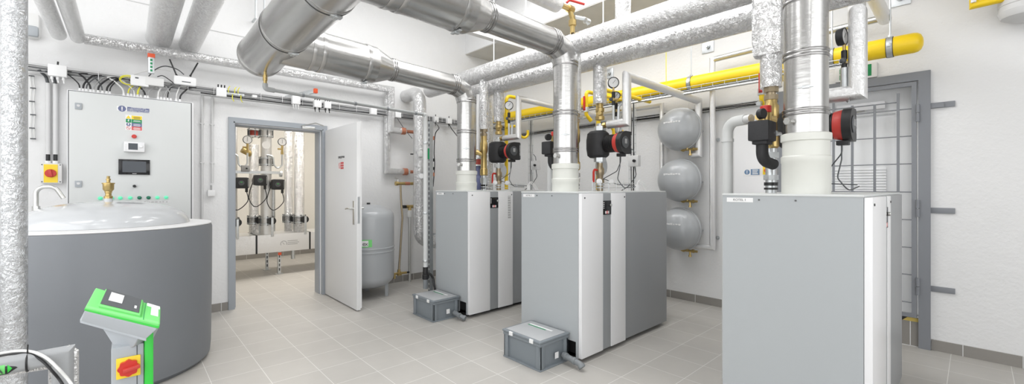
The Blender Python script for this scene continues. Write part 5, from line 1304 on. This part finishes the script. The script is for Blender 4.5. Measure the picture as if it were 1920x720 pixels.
def fl(par, x, y, z, r, lever=True):
    B().cyl((x, y, z - .055), ZA, r + .028, .018, 20).cyl((x, y, z + .04), ZA, r + .028, .018, 20).build('flange', 'galv', par)
    B().cyl((x, y, z - .037), ZA, r - .004, .077, 20).build('red_body', 'flange_red', par)
    for k in range(6):
        a = PI / 6 + k * PI / 3; B().cyl((x + (r + .02) * math.cos(a), y + (r + .02) * math.sin(a), z - .065), ZA, .009, .135, 6).build('bolt', 'dark_grey', par)
    if lever:
        B().cyl((x + .05, y - r - .06, z), YA, .055, .03, 20).build('black_disc', 'black', par)
        B().obox((x + .05, y - r - .075, z - .09), (XA, YA, ZA), (.016, .008, .14), .004).build('steel_lever', 'galv', par)
def vpipe(px, y, z0, z1, r, lab, m='foil_coarse', low=True, lever=True, zmid=None):
    x = at(px, 330, Y=y).x
    t = thing('heating_pipe', lab, 'pipe', (x, y, z0))
    B().cyl((x, y, z0), ZA, r, z1 - z0, 20).build('insulation', m, t)
    if low: fl(t, x, y, .80, r, lever)
    return t, x
t, x = vpipe(499, YF_, MZ1, 3.1, .072, 'front foil pipe with the middle pump seen through the door', 'foil_matt')
fl(t, x, YF_, at(499, 250, Y=YF_).z, .07, False); fl(t, x, YF_, at(499, 303, Y=YF_).z, .07, False)
p = at(499, 272, Y=YF_ - .08)
B().cyl((p.x, YF_ - .075, p.z), -YA, .055, .012, 24).build('dial_thermometer', 'sign_white', t)
t, x = vpipe(476, YB_, MZ1, 1.95, .065, 'rear foil pipe with a brass strainer left of the front pipe')
B().lathe([(.05, 0), (.06, .02), (.06, .12), (.052, .14), (.055, .30), (.06, .32), (.05, .36)], (x, YB_ - .0, at(476, 318, Y=YB_).z), ZA, 16).tube([(x, YB_, at(476, 292, Y=YB_).z), (x - .16, YB_ - .03, at(476, 282, Y=YB_).z)], .045, 14).build('strainer', 'brass', t)
fl(t, x, YB_, at(476, 250, Y=YB_).z, .06, False)
vpipe(541, YB_, MZ1, 3.1, .062, 'left one of the two plain foil pipes right of the pumps')
vpipe(561, YF_, MZ1, 3.1, .070, 'right one of the two plain foil pipes right of the pumps')
vpipe(434, YF_, MZ1, 3.1, .072, 'foil pipe at the left door jamb of the back room', 'foil_matt')
vpipe(512, 7.5, MZ1, 1.4, .030, 'thin steel pipe between the front foil pipes', 'galv', False)
def wpump(px, py, y, lab):
    p = at(px, py, Y=y)
    t = thing('heating_pump', lab, 'pump', (p.x, y, p.z - .09), 'black pumps of the back room manifold')
    B().obox(p, (XA, YA, ZA), (.088, .05, .078), .03).build('housing', 'black', t)
    B().cyl(p + V((-.01, -.05, 0)), -YA, .035, .006, 20).build('control_face', 'dark_grey', t)
    B().obox(p + V((.072, -.052, 0)), (XA, YA, ZA), (.005, .001, .055)).build('name_strip', 'cable_grey', t)
    B().obox(p + V((-.012, -.057, .01)), (XA, YA, ZA), (.012, .001, .004)).build('display', 'green', t)
    B().cyl(p + V((.06, 0, -.13)), ZA, .018, .06, 8).build('cable_gland', 'black', t)
    B().cyl(p + V((-.02, .05, 0)), YA, .06, .10, 16).build('motor', 'black', t)
    c = p + V((.06, 0, -.12))
    B().tube(smooth([c, c + V((.01, -.02, -.14)), c + V((-.12, .0, -.26)), c + V((-.2, .02, -.12)), c + V((-.14, .05, .1))], 5), .006, 6).build('cable', 'black', t)
    return t
wpump(453, 343, YF_ - .20, 'leftmost black pump with green display seen through the open door')
wpump(488, 338, YF_ - .20, 'middle black pump with green display seen through the open door')
wpump(521, 346, YF_ - .16, 'rightmost black pump with green display seen through the open door')
def wgauge(px, py, lab, side=-1):
    y = YF_ - .1; p = at(px, py, Y=y); t = thing('pressure_gauge', lab, 'gauge', (p.x, y, p.z - .5), 'dial gauges of the back room')
    B().lathe([(.058, -.02), (.060, .006), (.052, .008), (.052, .002)], p, -YA, 24).build('case', 'dark_grey', t)
    B().cyl(p + V((0, -.003, 0)), -YA, .053, .003, 24).build('dial', 'sign_white', t)
    B().obox(p + V((0, -.0075, .006)), (XA, YA, ZA), (.002, .0006, .03)).build('needle', 'text_grey', t)
    B().cyl(p - ZA * .155, ZA, .016, .10, 8).tube([p + V((0, 0, -.11)), p + V((-.06, 0, -.11))], .013, 8).cyl(p - ZA * .19, ZA, .020, .04, 8).build('brass_cock', 'brass', t)
    q = p - ZA * .18
    B().tube([q, q - ZA * .17, q + V((-.06, 0, -.23)), q + V((-.11, 0, -.17)), q + V((-.12, 0, -.04)), q + V((-.2, .02, -.03))], .012, 10, .05, 5).build('siphon_tube', 'galv', t)
wgauge(464, 262, 'dial gauge left of the brass strainer in the back room')
wgauge(529, 266, 'dial gauge right of the front foil pipe in the back room')
y = YF_ - .1; c0, c1 = at(433, 322, Y=y), at(525, 326, Y=y)
t = thing('cable_rail', 'horizontal steel rail with a small grey box above the back room pumps', 'rail', (c0.x, y, c0.z))
B().box(c0.x - .1, c1.x, y, y + .05, c0.z - .02, c0.z + .02).cyl((c1.x, y + .02, c1.z), XA, .045, .03, 16).build('rail', 'galv', t)
c = at(460, 316, Y=y - .02); B().obox(c, (XA, YA, ZA), (.05, .03, .045), .006).build('grey_box', 'cable_grey', t); B().cyl(c + V((.01, -.03, 0)), -YA, .012, .01, 10).build('knob', 'black', t)
# ---------------------------------------------------------------- camera and light
cam = bpy.data.cameras.new('camera'); co = bpy.data.objects.new('camera', cam); COL.objects.link(co); SC.camera = co
co.location = CAM; co.rotation_euler = (PI / 2, 0, -YAW)
cam.sensor_fit = 'HORIZONTAL'; cam.sensor_width = 36; cam.lens = 36 * FPX / 1920
cam.shift_x = 0; cam.shift_y = (CY - 360) / 1920; cam.clip_start = .05
def area(name, loc, rot, sx, sy, power, col=(1, 1, 1), spread=None):
    l = bpy.data.lights.new(name, 'AREA'); l.shape = 'RECTANGLE'; l.size = sx; l.size_y = sy; l.energy = power; l.color = col
    o = bpy.data.objects.new(name, l); COL.objects.link(o); o.location = loc; o.rotation_euler = rot
    return o
# ceiling luminaires of the boiler room (outside the frame) and of the back room; lamp under the east beam is added fill
for x, y, z, sx, sy, p in ((-1.2, 2.5, ZC - .06, 2.0, .8, 22), (1.7, 3.8, ZC - .06, 2.0, .7, 25), (-1.2, .6, ZC - .06, 2.0, .8, 18), (2.0, 1.6, ZC - .06, 1.6, .8, 24), (3.0, 3.2, ZC - .06, .5, 1.6, 20), (3.3, 1.5, ZC - .06, .6, 1.6, 17), (4.15, 1.6, 3.34, .3, 1.5, 5), (-.4, -1.9, ZC - .06, 2.0, .8, 18)):
    area('luminaire_or_fill', (x, y, z), (0, 0, 0), sx, sy, p)
area('luminaire_back', (1.9, 7.0, 3.05), (0, 0, 0), 1.4, .4, 62, (1, .95, .88))
# daylight from windows behind the camera, as area lights enlarged to soften reflections
area('window_south', (.4, YS + .03, 2.2), (-PI / 2, 0, 0), 5.6, 3.0, 62, (.97, .985, 1)).rotation_euler = (PI / 2, 0, 0)
area('window_west', (XW + .03, 1.0, 2.2), (PI / 2, 0, -PI / 2), 7.0, 3.0, 80, (.97, .985, 1))
w = bpy.data.worlds.new('world'); SC.world = w; w.use_nodes = True
w.node_tree.nodes['Background'].inputs[0].default_value = (.8, .9, 1, 1); w.node_tree.nodes['Background'].inputs[1].default_value = .5
SC.view_settings.view_transform = 'Standard'; SC.view_settings.look = 'None'; SC.view_settings.gamma = 1; SC.view_settings.exposure = .46
SC.view_settings.use_curve_mapping = False
SC.cycles.use_denoising = True
SC.cycles.max_bounces = 10; SC.cycles.diffuse_bounces = 5; SC.cycles.glossy_bounces = 4; SC.cycles.sample_clamp_indirect = 6
